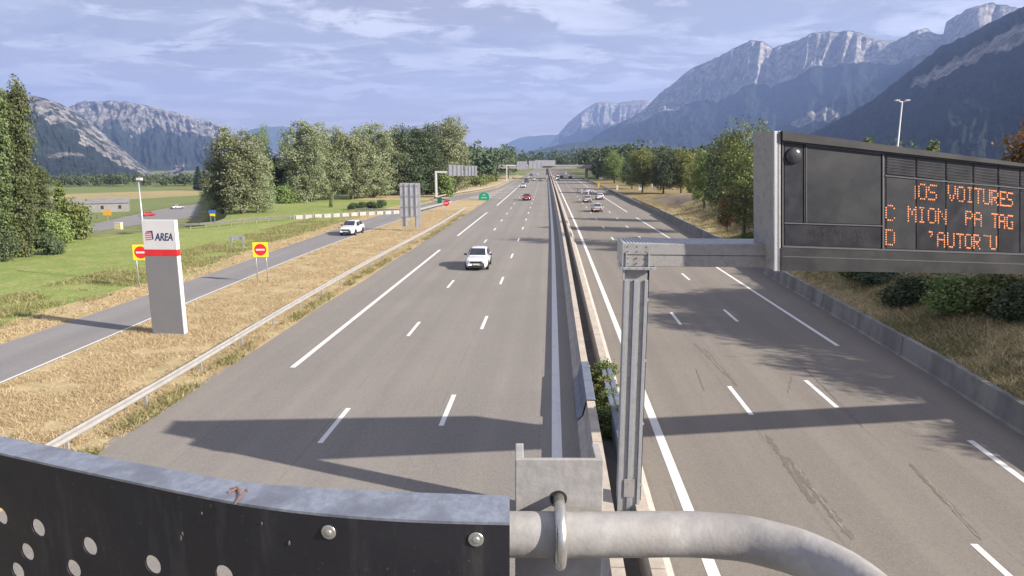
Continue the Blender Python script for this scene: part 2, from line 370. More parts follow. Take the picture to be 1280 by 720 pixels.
rc = strip('right_carriageway', [(2.65+xo(Y), Y) for Y in YS], [(15.4+xo(Y)+min(1.9, max(0, (Y-21)*.04)), Y) for Y in YS], .020, A['roadr'])
md = strip('median_floor', [(.95+xo(Y), Y) for Y in YS], [(2.75+xo(Y), Y) for Y in YS], .006, A['mud'])
# painted markings
def line(parent, name, x, y0, y1, wd, z=.025, fx=None):
    n = max(2, int((y1-y0)/4)+1); ys = np.linspace(y0, y1, n); f = fx or (lambda Y: x+xo(Y))
    return strip(name, [(f(Y)-wd/2, Y) for Y in ys], [(f(Y)+wd/2, Y) for Y in ys], z, A['paint'], None, parent)
dash = {}
def dashes(parent, x, y0, n, wd=.17):
    for k in range(n):
        Y = y0+13*k; me = dash.get(wd)
        if me is None:
            me = dash[wd] = MB().add([(-wd/2, 0, 0), (wd/2, 0, 0), (wd/2, 3, 0), (-wd/2, 3, 0)], [(0, 1, 2, 3)]).mesh('lane_dash', A['paint'])
        o = link('lane_dash', me, parent); o.location = (x+xo(Y), Y, .025)
        o.rotation_euler.z = -math.atan((xo(Y+3)-xo(Y))/3)
dashes(lc, -7.12, 19.2, 24); dashes(lc, -3.58, 20.8, 24)
for q0, q1 in (((365.6, 460), (550, 312.5)), ((572, 295), (609, 265.6))):
    a, b = gp(*q0), gp(*q1); line(lc, 'edge_line', 0, a.y, b.y, .24, fx=lambda Y, a=a, b=b: a.x+(b.x-a.x)*(Y-a.y)/(b.y-a.y))
line(lc, 'edge_line', -10.35, 132, 420, .26, fx=lambda Y: -10.1+xo(Y)-.004*max(0, 180-Y))
line(lc, 'edge_line', .24, 8, 420, .31)
line(rc, 'edge_line', 3.52, 8, 420, .27)
dashes(rc, 6.98, 9.4, 24); dashes(rc, 10.22, 23.3, 23); dashes(rc, 9.74, 11.6, 1)
a, b = gp(1047.8, 432.8), gp(896, 332.8)
line(rc, 'edge_line', 0, a.y, b.y, .2, fx=lambda Y: 13.62)
line(rc, 'edge_line', 0, 66, 105, .2, fx=lambda Y: 13.55+xo(Y)-.006*(Y-66)); line(rc, 'edge_line', 0, 116, 420, .2, fx=lambda Y: 13.25+xo(Y))
line(rc, 'edge_line', 0, 9, 20.6, .2, fx=lambda Y: 12.55+(Y-9)*.055)
line(slip, 'edge_line', 0, 21, 150, .11, .018, fx=lambda Y: SR(Y)+.12 if False else SR(Y)-.12)
for k in range(9):                                         # zebra hatching in the gore
    Y = 160+9*k; xa, xb = SR(Y)+.3, -10.6+xo(Y)
    if xb-xa > 1: MB().add([(xa, Y+2, .022), (xb, Y-1.5, .022), (xb, Y-.9, .022), (xa, Y+2.6, .022)], [(0, 1, 2, 3)]).build('hatch_stripe', A['paint'], lc)
# tar-sealed cracks and scars in the right carriageway
A['tar'] = pm('crack_seal_dark', (.128, .108, .088), (.165, .145, .124), 7, .85); A['scar'] = pm('milled_scar_pale', (.26, .215, .175), (.20, .165, .135), 6, .9)
def scar(x0, y0, x1, y1, wd, m, nm, z):
    n = 26; L = []; Rr = []
    for i in range(n):
        t = i/(n-1); x = x0+(x1-x0)*t+.07*(random.random()-.5); y = y0+(y1-y0)*t; wv = wd*(.35+.9*random.random())*(1 if 0 < i < n-1 else .2)
        L.append((x-wv/2, y)); Rr.append((x+wv/2, y))
    strip(nm, L, Rr, z, m, None, rc)
for q0, q1, wd, m in (((866, 428), (912, 474), .13, 'tar'), ((880, 436), (922, 484), .16, 'tar'), ((884, 442), (904, 466), .06, 'scar'), ((958, 545), (1018, 632), .17, 'tar'), ((984, 572), (1066, 676), .2, 'tar'), ((992, 580), (1056, 664), .07, 'scar'), ((1000, 592), (1048, 655), .06, 'tar'),
                      ((1138, 580), (1228, 676), .16, 'tar'), ((1150, 590), (1222, 672), .05, 'scar'), ((995, 450), (1080, 536), .05, 'tar'), ((990, 470), (985, 492), .03, 'tar'), ((870, 462), (880, 490), .03, 'tar')):
    a, b = gp(*q0), gp(*q1); zs = globals().get('zs', .0222)+.0004; scar(b.x, b.y, a.x, a.y, wd, A[m], 'crack_seal', zs)

# ------------------------------------------------------------------ median barriers
def barrier(label, prof, cap, x):
    t = thing('concrete_barrier', label, 'barrier', (x, 25, 0), 0, None)
    ys = [-6+6*k for k in range(26)] + [150+20*k for k in range(1, 25)]
    for i in range(len(ys)-1):
        y0, y1 = ys[i]+.02, ys[i+1]-.02
        pts = [(xo(y)-0, y-25, 0) for y in np.linspace(y0, y1, 3)]
        s = MB().sweep(pts, [(a-x, b) for a, b in prof]).build('barrier_segment', A['conc'], t)
        MB().sweep(pts, [(a-x, b) for a, b in cap]).build('capping', A['conctop'], s)
    return t
barrier('concrete median barrier beside the oncoming left carriageway, its face in shade', [(.93, 0), (.95, .10), (1.13, .28), (1.24, .76), (1.50, .76), (1.54, 0)], [(1.235, .762), (1.235, .815), (1.505, .815), (1.505, .762)], 1.2)
barrier('concrete median barrier beside the right carriageway where traffic drives away', [(1.98, 0), (2.02, .76), (2.30, .76), (2.45, .28), (2.66, .10), (2.68, 0)], [(2.015, .762), (2.015, .815), (2.305, .815), (2.305, .762)], 2.3)
# steel transition plates on the barriers by the shrubs
A['bluesteel'] = pm('blue_grey_steel_plate', (.15, .175, .22), (.115, .14, .18), 3, .6, 0)
pl = MB().sweep([(.0, y, 0) for y in (21.3, 23, 25.6)], [(.905, .12), (.93, .14), (1.10, .30), (1.205, .80), (1.22, .86), (1.50, .86), (1.52, .83), (1.505, .845), (1.23, .845), (1.19, .79), (1.08, .30), (.915, .15)]).build('barrier_plate', A['bluesteel'])
tag(pl, 'blue grey steel plate clad over the left median barrier beside the shrubs', 'barrier plate')
pr = MB(); pr.sweep([(.0, y, 0) for y in (17.2, 21, 25.3)], [(1.955, .1), (1.955, .86), (1.975, .86), (1.975, .1)]); pr.sweep([(.0, y, 0) for y in (17.2, 21, 25.3)], [(1.98, .835), (1.98, .862), (2.10, .862), (2.10, .835)]); pr.sweep([(.0, y, 0) for y in (17.2, 21, 25.3)], [(2.17, .835), (2.17, .862), (2.33, .862), (2.33, .835)])
tag(pr.build('barrier_plate', A['bluesteel']), 'pale steel double strip along the top of the right median barrier beside the gantry post', 'barrier plate')

# ------------------------------------------------------------------ retaining wall and bank on the right
WX = [(-40, 13.6), (0, 14.3), (12, 14.6), (21.4, 15.1), (27.4, 15.55), (36.7, 15.9), (51.6, 16.5), (68.3, 17.0), (105, 17.3), (131, 17.0), (200, 16.6), (320, 15.3), (420, 14.5)]
wx = lambda Y: float(np.interp(Y, [a for a, b in WX], [b for a, b in WX]))
wt = thing('retaining_wall', 'long low concrete retaining wall along the right hard shoulder', 'wall', (15, 25, 0))
yy = [-30+10.*k for k in range(15)] + [120, 160, 200]
for i in range(len(yy)-1):
    y0, y1 = yy[i]+.03, yy[i+1]-.03; h = .92 if y1 < 115 else .6
    MB().sweep([(wx(y)-15, y-25, 0) for y in np.linspace(y0, y1, 4)], [(-.02, 0), (0, .06), (.06, .10), (.10, h), (.34, h), (.36, 0)]).build('wall_segment', A['wallconc'], wt)
def bank_h(X, Y):
    d = X-(np.interp(Y, [a for a, b in WX], [b for a, b in WX])+.3)
    hm = np.interp(Y, [-40, 0, 20, 45, 80, 105, 130, 200], [3.2, 3.2, 3.4, 3.4, 3.2, 2.8, 1.3, .3])
    n = fbm(X*.35, Y*.35, 4, 3)-.5
    return np.where(d < 0, -.4, .78*sstep(-.05, .02, d)+hm*sstep(0, 9, d)+n*.55*sstep(0, 1.5, d))*np.where(Y > 150, .3, 1)
bx = np.concatenate([np.linspace(0, 10, 41), np.linspace(10.6, 45, 50)]); by = np.concatenate([np.linspace(-40, 140, 260), np.linspace(141, 300, 50)])
BY, BX = np.meshgrid(by, bx, indexing='ij'); BXX = BX+np.interp(BY, [a for a, b in WX], [b for a, b in WX])+.22
V = np.stack([BXX, BY, bank_h(BXX, BY)], -1).reshape(-1, 3); nx = len(bx)
ii = (np.arange(len(by)-1)[:, None]*nx+np.arange(nx-1)[None]).ravel()
bk = link('embankment', npmesh('embankment', V, np.stack([ii, ii+1, ii+1+nx, ii+nx], -1), A['bank'])); tag(bk, kind='structure'); bk.data.polygons.foreach_set('use_smooth', [True]*len(bk.data.polygons))
bk.data.materials.append(A['mulch'])
fd = BX.reshape(-1)[ii]; fy_ = BY.reshape(-1)[ii]; edge = 3.6+1.6*fbm(fd*.5, fy_*.25, 3, 8)+np.clip((fy_-60)*-.03, -1.5, 3)
bk.data.polygons.foreach_set('material_index', ((fd > edge) & (fy_ > 44) & (fy_ < 138)).astype(np.int32))
def bankhit(px, py):
    d = ray(px, py); q = Vector((0, 0, CAM_H))
    for _ in range(2400):
        q = q+d*.2; z = bankz(q.x, q.y) if q.x > wx(q.y)+.3 else (0 if q.x < wx(q.y) else -9)
        if q.z < z: break
    return Vector((q.x, q.y, z-.05))
def bankz(x, y): return float(bank_h(np.array(x), np.array(y)))

# ------------------------------------------------------------------ guardrails
def wbeam(): return [(0, .45), (.045, .49), (.045, .535), (.008, .575), (.008, .625), (.045, .665), (.045, .71), (0, .755), (-.012, .755), (.03, .705), (.03, .67), (-.006, .628), (-.006, .572), (.03, .53), (.03, .495), (-.012, .45)]
POST = MB().box(-.05, .05, -.03, .03, -.05, .72).mesh('post', A['railsteel'])
BLOCK = MB().box(-.10, .02, -.04, .04, .50, .70).mesh('spacer', A['railsteel'])
def guardrail(label, pts, side=1, step=4.0, m=None):
    o0 = Vector(pts[0]); t = thing('guardrail', label, 'guardrail', o0)
    prof = [(a*side, b) for a, b in wbeam()]
    MB().sweep([Vector(p)-o0 for p in pts], prof if side > 0 else prof[::-1]).build('rail', m or A['railsteel'], t)
    acc = 0.
    for a, b in zip(pts[:-1], pts[1:]):
        a, b = Vector(a), Vector(b); L = (b-a).length; d = (b-a)/L; r = Vector((d.y, -d.x, 0))
        s = (-acc) % step
        while s < L:
            p = a+d*s-r*side*.12; o = link('post', POST, t); o.location = p-o0; o.rotation_euler.z = math.atan2(d.y, d.x)-math.pi/2
            bl = link('spacer', BLOCK, o); bl.rotation_euler.z = 0 if side > 0 else math.pi
            s += step
        acc += L
    return t
rp = [gp(*q, .74) for q in ((64, 559), (111, 530.6), (172, 491.7), (239, 448.6), (330.5, 399), (390, 362.5), (471, 319), (540, 284), (580.6, 259.5))]
rp = [(p.x, p.y, 0) for p in rp]; rp = [(-14.35, -10, 0), (-14.35, 8, 0)] + rp
gy = np.linspace(-10, rp[-1][1], 50); gpts = [(smooth([(p[0], p[1]) for p in rp], y, 10), y, 0) for y in gy]
guardrail('long pale steel guardrail on the dry verge along the left hard shoulder', gpts, 1, 4.0)
cp = [gp(*q, .7) for q in ((520, 262), (565, 251), (600, 243), (620, 237), (640, 229), (655, 222))]
guardrail('pale guardrail curving along the far outer edge of the slip road', [(-33, 112, 0)]+[(p.x, p.y, 0) for p in cp[:2]]+[(SL(Y)-1.2, Y, 0) for Y in (150, 165, 180, 200, 225, 250, 280, 330, 400)], 1, 4.0)
guardrail('low guardrail along the far right verge beside the parked cones', [(17.6+xo(Y), Y, 0) for Y in range(132, 330, 12)], -1, 6.0, A['galv'])
# parapet of the crossing road: concrete blocks with gaps
pt = thing('road_parapet', 'white concrete parapet with dark gaps behind the slip road meadow', 'parapet', gp(340, 275))
A['paleconc'] = pm('pale_concrete', (.40, .385, .36), (.31, .30, .28), 1, .8)
A0, B0 = gp(368, 274), gp(520, 266)
for k in range(14):
    a = A0.lerp(B0, k/14+.008); b = A0.lerp(B0, (k+1)/14-.012)
    MB().sweep([a-pt.location, b-pt.location], [(-.15, 0), (-.15, .58), (.15, .58), (.15, 0)]).build('parapet_block', A['paleconc'], pt)
    p = A0.lerp(B0, k/14)-pt.location; MB().box(p.x-.07, p.x+.07, p.y-.2, p.y+.2, 0, .66).build('parapet_post', A['galvmatt'], pt)
c0 = [(*gp(*q).xy, 0) for q in ((195, 288), (250, 286), (300, 281), (340, 277.5), (366, 275))]
guardrail('dull grey guardrail on dark posts continuing left from the white parapet', c0, 1, 2.0, pm('dull_old_rail', (.16, .155, .15), (.11, .105, .10), 3, .7))

# ------------------------------------------------------------------ foreground: rail of the camera gantry
ZP = 8.175
fe = [(-60, 556), (0, 569), (75, 586), (150, 602), (225, 618), (300, 633), (375, 643), (450, 650), (540, 655), (637, 657)]
be = [(-60, 534), (0, 548), (75, 563), (150, 578), (225, 592), (300, 606), (375, 612), (450, 616), (540, 620), (637, 623)]
F = [gp(*q, ZP) for q in fe]; B = [gp(*q, ZP) for q in be]
def resample(P, n):
    d = [0]
    for a, b in zip(P[:-1], P[1:]): d.append(d[-1]+(b-a).length)
    s = np.linspace(0, d[-1], n); P2 = np.stack([np.interp(s, d, [p[k] for p in P]) for k in range(3)], 1)
    for _ in range(6): P2[1:-1] = (P2[:-2]+2*P2[1:-1]+P2[2:])/4
    return [Vector(p) for p in P2]
F = resample(F, 60); B = resample(B, 60)
pp = thing('perforated_panel', 'black curved sheet panel with round holes in the lower left foreground', 'panel', F[30])
o = F[30]
face = MB(); n = len(F)
nor = []
for i in range(n):
    d = F[min(i+1, n-1)]-F[max(i-1, 0)]; nor.append(Vector((d.y, -d.x, 0)).normalized()*-1)
TH = .003
vs = [p-o for p in F]+[p-o-Vector((0, 0, .42)) for p in F]+[p-o-q*-TH for p, q in zip(F, nor)]+[p-o-q*-TH-Vector((0, 0, .42)) for p, q in zip(F, nor)]
fs = []
for i in range(n-1): fs += [(i, i+1, n+i+1, n+i), (2*n+i, 3*n+i, 3*n+i+1, 2*n+i+1), (i, 2*n+i, 2*n+i+1, i+1), (n+i, n+i+1, 3*n+i+1, 3*n+i)]
fs += [(0, n, 3*n, 2*n), (n-1, 3*n-1, 4*n-1, 2*n-1)]
face.add(vs, fs)
fo = face.build('panel_sheet', A['black'], pp)
def fixn(o):
    import bmesh
    b = bmesh.new(); b.from_mesh(o.data); bmesh.ops.recalc_face_normals(b, faces=b.faces); b.to_mesh(o.data); b.free()
fixn(fo)
def on_face(px, py):
    d = ray(px, py); best = None
    for i in range(n-1):
        a, b = F[i], F[i+1]; den = d.x*(b.y-a.y)-d.y*(b.x-a.x)
        if abs(den) < 1e-9: continue
        t = (a.x*(b.y-a.y)-a.y*(b.x-a.x))/den; p = Vector((d.x*t, d.y*t, CAM_H+d.z*t)); s = (p-a).xy.dot((b-a).xy)/(b-a).xy.length_squared
        if 0 <= s <= 1 and t > 0: best = (p, (b-a).normalized())
    return best
cut = MB()
for hx, hy in ((1, 645), (47.5, 660), (34, 690), (22, 714), (112, 683), (92, 711), (191, 706), (280, 719), (-14, 676), (10, 740), (78, 741), (168, 738), (262, 752)):
    hit = on_face(hx, hy)
    if hit:
        p, d = hit; a = Vector((d.x, d.y, 0)).normalized(); nn = Vector((-a.y, a.x, 0))
        cut.tube([p-o-nn*.03, p-o+nn*.03], .0158, 20)
co = cut.build('hole_cutter', A['black'], pp); fixn(co)
bpy.context.view_layer.update()
bm_ = fo.modifiers.new('holes', 'BOOLEAN'); bm_.operation = 'DIFFERENCE'; bm_.object = co; bm_.solver = 'EXACT'
bpy.context.view_layer.update()
dg = bpy.context.evaluated_depsgraph_get(); nm = bpy.data.meshes.new_from_object(fo.evaluated_get(dg)); fo.modifiers.clear(); fo.data = nm; bpy.data.objects.remove(co)
lp = MB(); vs = []
for p, b in zip(F, B): vs += [p-o+Vector((0, 0, .0005)), p-o+Vector((0, 0, .0045)), b-o+Vector((0, 0, .0045)), b-o+Vector((0, 0, .0005))]
fs = []
for i in range(n-1):
    for k in range(4): fs.append((4*i+k, 4*i+(k+1) % 4, 4*i+4+(k+1) % 4, 4*i+4+k))
fs += [(0, 1, 2, 3), tuple(4*n-4+k for k in (3, 2, 1, 0))]
lp.add(vs, fs).build('top_edge', A['lip'], pp)
for hx, hy in ((411, 665), (595, 674)):
    p, d = on_face(hx, hy); a = Vector((d.x, d.y, 0)).normalized(); nn = Vector((a.y, -a.x, 0))
    q = p-o; r_ = MB(); r_.tube([q, q+nn*.0015, q+nn*.002], [.0105, .0105, .009], 20); r_.tube([q+nn*.002, q+nn*.0035, q+nn*.0045], [.0055, .005, .003], 16)
    r_.build('rivet', A['chrome'], pp, True)
A['dry'] = pm('dry_plant_scrap', (.16, .085, .075), (.22, .15, .12), 40, .9, world=False)
tw = MB(); c = gp(298, 628, ZP+.006)
for pts in ([(-9, -8), (-2, -9), (2, -4), (0, 4), (-4, 10)], [(2, -4), (7, -6), (12, -6)], [(-13, -3), (-6, -6), (0, -8)], [(-2, -9), (1, -2), (3, 2)]):
    P3 = [gp(298+a*1.0, 619+b*1.1, ZP+.006) for a, b in pts]; tw.tube([p-c for p in P3], [.0012, .0018, .0020, .0015, .0008][:len(P3)], 6)
tw = tw.build('dry_twig', A['dry']); tw.location = c; tag(tw, 'small brown dried twig lying on the edge of the black panel', 'twig')
sp_ = MB()
for hx, hy, r_ in ((227, 672, .0035), (229, 667, .0022), (362, 678, .0025), (253, 641, .0018), (328, 654, .002)):
    p, d = on_face(hx, hy); a = Vector((d.x, d.y, 0)).normalized(); nn = Vector((a.y, -a.x, 0))
    q = p-o; up = Vector((0, 0, 1)); k = 9
    vs = [q+nn*.0008+(a*math.cos(6.283*j/k)*.6+up*math.sin(6.283*j/k)*1.5)*r_*random.uniform(.5, 1.2) for j in range(k)]
    sp_.add(vs+[v+nn*.0006 for v in vs], [tuple(range(k)), tuple(range(2*k-1, k-1, -1))]+[(j, (j+1) % k, k+(j+1) % k, k+j) for j in range(k)])
A['drop'] = pm('bird_dropping', (.20, .18, .16), (.10, .09, .09), 80, .9, world=False)
sp_.build('dirt_spot', A['drop'], pp)
# pipe rail with U-bolt on a channel bracket
ZT = 8.12; PR = .0318
pc = [gp(*q, ZT) for q in ((600, 667.5), (700, 668), (780, 668), (860, 667), (930, 672), (1000, 690), (1055, 717), (1100, 752), (1130, 800))]
pc = resample(pc, 70)
pi = MB(); pi.tube([p-pc[10] for p in pc], PR, 40); pio = pi.build('pipe_rail', A['galvmatt'], None, True); pio.location = pc[10]
tag(pio, 'thick grey steel pipe bending away at lower right foreground', 'pipe rail')
axis = (pc[8]-pc[0]).normalized(); yo = Vector((-axis.y, axis.x, 0))
# bracket frame: u along pipe axis, v away from the camera
c0 = gp(698, 668, ZT); fy = PR+.004
br = thing('mounting_bracket', 'upright pale grey steel channel bracket behind the U bolt', 'bracket', c0+yo*fy, math.atan2(axis.y, axis.x))
def onplane(px, py):                          # plane through the bracket web
    d = ray(px, py); q = c0+yo*fy; t = (q-Vector((0, 0, CAM_H))).dot(yo)/d.dot(yo); p = Vector((0, 0, CAM_H))+d*t-q
    return p.dot(axis), p.z
ul, zt = onplane(644, 574); ur, _ = onplane(755, 574)
web = MB().box(ul, ur, 0, .007, -1.0, zt).build('web', A['galvmatt'], br, False, .0015)
for a, b in ((ul, ul+.0125), (ur-.0125, ur)): MB().box(a, b, .0075, .058, -1.0, zt+.0).build('flange', A['galvmatt'], br, False, .0015)
uh, zh = onplane(698, 623)
wa = MB(); wa.tube([Vector((uh, -.0012, zh)), Vector((uh, -.0002, zh))], [.0128, .0128], 24); wa.build('bolt_hole', A['trim'], br)
ub = MB(); rr = PR+.0088; pts = [Vector((0, .03, rr))]+[Vector((0, -math.sin(a)*rr, math.cos(a)*rr)) for a in np.linspace(0, math.pi, 25)]+[Vector((0, .03, -rr))]
pts = [Vector((uh, p.y-fy, p.z*1.0)) for p in pts]
ubo = ub.tube(pts, .0082, 18).build('u_bolt', A['chrome'], None, True); ubo.location = br.location; ubo.rotation_euler.z = br.rotation_euler.z
tag(ubo, 'shiny steel U bolt clamping the grey pipe to the bracket', 'bolt')
gb = thing('camera_gantry', 'grey steel gantry beam carrying the panel and pipe rail, just below the picture', 'gantry', (0, 1.3, 0))
MB().box(-18, 18, .2, .9, 6.3, 7.05).build('beam', A['galvmatt'], gb, False, .01)
for x in (-17.5, 2.0): MB().box(x-.25, x+.25, .25, .75, 0, 6.3).build('post', A['galvmatt'], gb, False, .01)
MB().box(-.1, .35, -.15, .22, 7.05, 7.4).build('bracket_foot', A['galvmatt'], gb, False, .01)

# ------------------------------------------------------------------ gantry with the message sign
GY = 14.5
gt = thing('sign_gantry', 'grey steel portal gantry rising from the median and carrying the message sign', 'gantry', (1.85, GY, 0))
ox, oy = 1.85, GY
ps = MB()
for a, b, c, d in ((-.27, .27, -.02, .02), (-.27, .27, .46, .50)): pass
ps.box(-.24, .24, .04, .46, .05, 6.33)
pso = ps.build('post', A['galvmatt'], gt, False, .008)
for a, b in ((-.255, -.18), (-.05, .05), (.18, .255)): MB().box(a, b, -.02, .039, .05, 6.10).build('post_rib', A['galv'], gt, False, .006)
for a in (-.115, .115): MB().box(a-.06, a+.06, .012, .039, .05, 6.10).build('post_web', A['galvmatt'], gt, False, .004)
MB().box(-.34, .34, -.08, .54, .06, .10).build('base_plate', A['galv'], gt, False, .004)
MB().box(-.36, .40, -.10, .56, 6.335, 6.40).build('cap_plate', A['galv'], gt, False, .006)
MB().box(-.30, -.255, -.05, .05, 6.1, 6.33).build('gusset', A['galv'], gt)
for a in (-.24, .24): MB().box(a-.012, a+.012, -.09, -.02, 6.40, 6.72).build('stiffener', A['galv'], gt)
bl = MB(); bl.box(-.30, 3.0, -.06, .04, 6.41, 6.655); bl.build('beam_lower', A['galvmatt'], gt, False, .01)
MB().box(-.30, 3.0, -.075, .04, 6.665, 6.905).build('beam_upper', A['galvmatt'], gt, False, .01)
MB().box(-.30, 3.0, .96, 1.06, 6.41, 6.90).build('beam_rear', A['galvmatt'], gt, False, .01)
MB().box(-.33, -.302, -.08, 1.07, 6.41, 6.93).build('end_plate', A['galv'], gt, False, .004)
for x in (-.30, -.15, 0, .15, .30):
    MB().tube([(x, -.105, 6.37), (x, -.08, 6.37)], .018, 6).build('bolt', A['chrome'], gt)
for z in (6.48, 6.6, 6.74, 6.85):
    for x in (-.2, .0, .2): MB().tube([(x, -.09, z), (x, -.06, z)], .013, 6).build('bolt', A['chrome'], gt)
MB().tube([(.285, .20, .1), (.285, .20, 3.2), (.285, .21, 6.3)], .022, 8).build('cable_conduit', A['trim'], gt)
for z in (1.2, 2.7, 4.2, 5.6): MB().box(.262, .312, .16, .24, z, z+.05).build('clip', A['galv'], gt)
MB().box(-.12, .12, -.030, -.0205, 1.0, 1.45).build('hatch', A['galvmatt'], gt, False, .004)
# walkway grating
grm = MB()
for k in range(46): grm.box(-.28+k*.07, -.28+k*.07+.045, .05, .95, 6.87, 6.905)
tag(grm.build('walkway_grating', A['galv'], gt), kind='stuff')

# the sign itself, on a vertical plane
P0 = atY(975, 340, 13.95); VA = R(11.5)
vu = Vector((math.cos(VA), math.sin(VA), 0)); vn_ = Vector((math.sin(VA), -math.cos(VA), 0))   # normal towards the camera
VO = Vector((P0.x, P0.y, 0))
def sg(px, py, off=0.):
    d = ray(px, py); c = Vector((0, 0, CAM_H)); t = (VO-c).dot(vn_)/d.dot(vn_); return c+d*t+vn_*off-VO
vm = thing('message_sign', 'wide black electronic message sign with glowing amber letters at right', 'message sign', VO)
def sq(name, m, x0, x1, yt0, yb0, yt1, yb1, o0, o1, bev=0):           # a slab on the sign face: left top/bottom, right top/bottom
    q = [sg(x0, yt0, o0), sg(x1, yt1, o0), sg(x1, yb1, o0), sg(x0, yb0, o0)]
    return MB().prism(q, vn_*(o1-o0)).build(name, A[m], vm, False, bev)
X0, X1 = 975, 1420
tl = lambda x: 164.5+(x-975)*(41/305); bl_ = lambda x: 338+(x-975)*(4/305)
def fr(x, v): return tl(x)+(bl_(x)-tl(x))*v
r1 = lambda x: 178+(x-978)*.110          # under the hood
r2 = lambda x: 220+(x-1107)*.093         # between top modules and display
r3 = lambda x: 308+(x-978)*.0325         # under the display
def row(name, m, x0, x1, fa, fb, a, b, o0, o1): return sq(name, m, x0, x1, fa(x0)+a, fb(x0)+b, fa(x1)+a, fb(x1)+b, o0, o1)
sq('housing', 'vmsblack', X0, X1, fr(X0, .01), fr(X0, .995), fr(X1, .01), fr(X1, .995), -.95, -.02)
def band(name, m, x0, x1, v0, v1, o0, o1): return sq(name, m, x0, x1, fr(x0, v0), fr(x0, v1), fr(x1, v0), fr(x1, v1), o0, o1)
RM = Matrix.Translation((VO.x-ox, VO.y-oy, 0)) @ Matrix.Rotation(VA, 4, 'Z')
for y0, z0, z1 in ((.10, 6.50, 6.95), (1.05, 6.50, 6.95)): MB().box(.15, 24, y0, y0+.12, z0, z1, RM).build('beam_hidden_run', A['galvmatt'], gt)
MB().box(9.5, 24, .24, 1.03, 6.90, 6.94, RM).build('walkway_deck', A['galv'], gt)
MB().box(23, 23.5, .2, .7, 0, 6.49, RM).build('post', A['galvmatt'], gt)
band('front_panel', 'vmsblack', X0, X1, .0, 1., -.018, .0)
q = [sg(X0, fr(X0, -.005), -1.), sg(X0, fr(X0, -.005), .03), sg(X0, fr(X0, 1.005), .03), sg(X0, fr(X0, 1.005), -1.)]
MB().prism(q, vu*-.05).build('end_plate', A['galvmatt'], vm, False, .006)
q = [sg(970.5, fr(X0, -.003), -.02), sg(970.5, fr(X0, -.003), .045), sg(970.5, fr(X0, 1.003), .045), sg(970.5, fr(X0, 1.003), -.02)]
MB().prism(q, vu*-.07).build('end_profile', A['galv'], vm, False, .006)
row('top_hood', 'vmsblack', X0, X1, tl, r1, -.5, -2.2, .002, .10)
row('lower_band', 'vmsblack', X0, X1, r3, bl_, 1.5, 0, .002, .05)
row('frame_rail', 'vmsline', X0+2, X1, r3, r3, -1, 1, .002, .035); row('frame_rail', 'vmsline', X0+2, X1, r3, r3, 11.5, 12.6, .0505, .056)
row('frame_rail', 'vmsline', X0+2, X1, r1, r1, -1.8, -.6, .002, .02)
row('frame_rail', 'vmsline', 977.3, 978.6, r1, r3, 0, -1.2, .002, .02)
pb = lambda x: 279.5+(x-1009)*.03
row('lamp_bay', 'vmsmod', 980.5, 1003.5, r1, pb, 1, -1.5, .001, .008)
row('frame_rail', 'vmsblack', 1004.5, 1006, r1, pb, 0, -1.4, .002, .02)
row('pictogram_panel', 'vmspic', 1008.5, 1100.5, r1, pb, 2.2, -1.6, .001, .012)
for a, b, f_, k0, k1 in ((1007.2, 1102, r1, .2, 1.2), (980, 1102, pb, -.6, .8)): row('frame_rail', 'vmsline', a, b, f_, f_, k0, k1, .002, .022)
row('frame_rail', 'vmsline', 1007, 1008, r1, pb, 1.4, -.8, .002, .022)
row('text_bay', 'vmsmod', 981, 1101, pb, r3, 2, -2, .001, .008)
colx = [1106.7, 1144.4, 1181.6, 1215.6, 1246.7, 1274, 1300, 1324, 1347]
row('frame_rail', 'vmsline', 1102.3, 1104.2, r1, r3, 0, -1.3, .002, .025)
for i in range(8):
    a, b = colx[i]+1.0, colx[i+1]-.7
    row('top_module', 'vmsmod', a, b, r1, r2, 1.5, -2.5, .001, .012); row('display_module', 'vmspic' if i % 3 == 0 else 'vmsmod', a, b, r2, r3, 1.5, -2, .001, .010)
    for v in np.linspace(5, 27, 7): row('module_louvre', 'vmsblack', a+1, b-1, r1, r1, v, v+.9, .0125, .02)
row('frame_rail', 'vmsline', 1106, 1347, r2, r2, -1, .4, .002, .02)
# round lamp on the left bay
lc_ = sg(991.5, 194.5, .0)
lm = MB(); rads = [.165, .165, .15, .12, .07, .0]; offs = [.009, .04, .055, .085, .10, .105]; prev = []
vs = []; K = 28
for r_, f_ in zip(rads, offs):
    vs += [lc_+vn_*f_+(vu*math.cos(6.2832*k/K)+Vector((0, 0, 1))*math.sin(6.2832*k/K))*max(r_, .001) for k in range(K)]
lm.add(vs, [(i*K+k, i*K+(k+1) % K, (i+1)*K+(k+1) % K, (i+1)*K+k) for i in range(5) for k in range(K)])
lm.build('flash_lamp', A['lens'], vm, True)
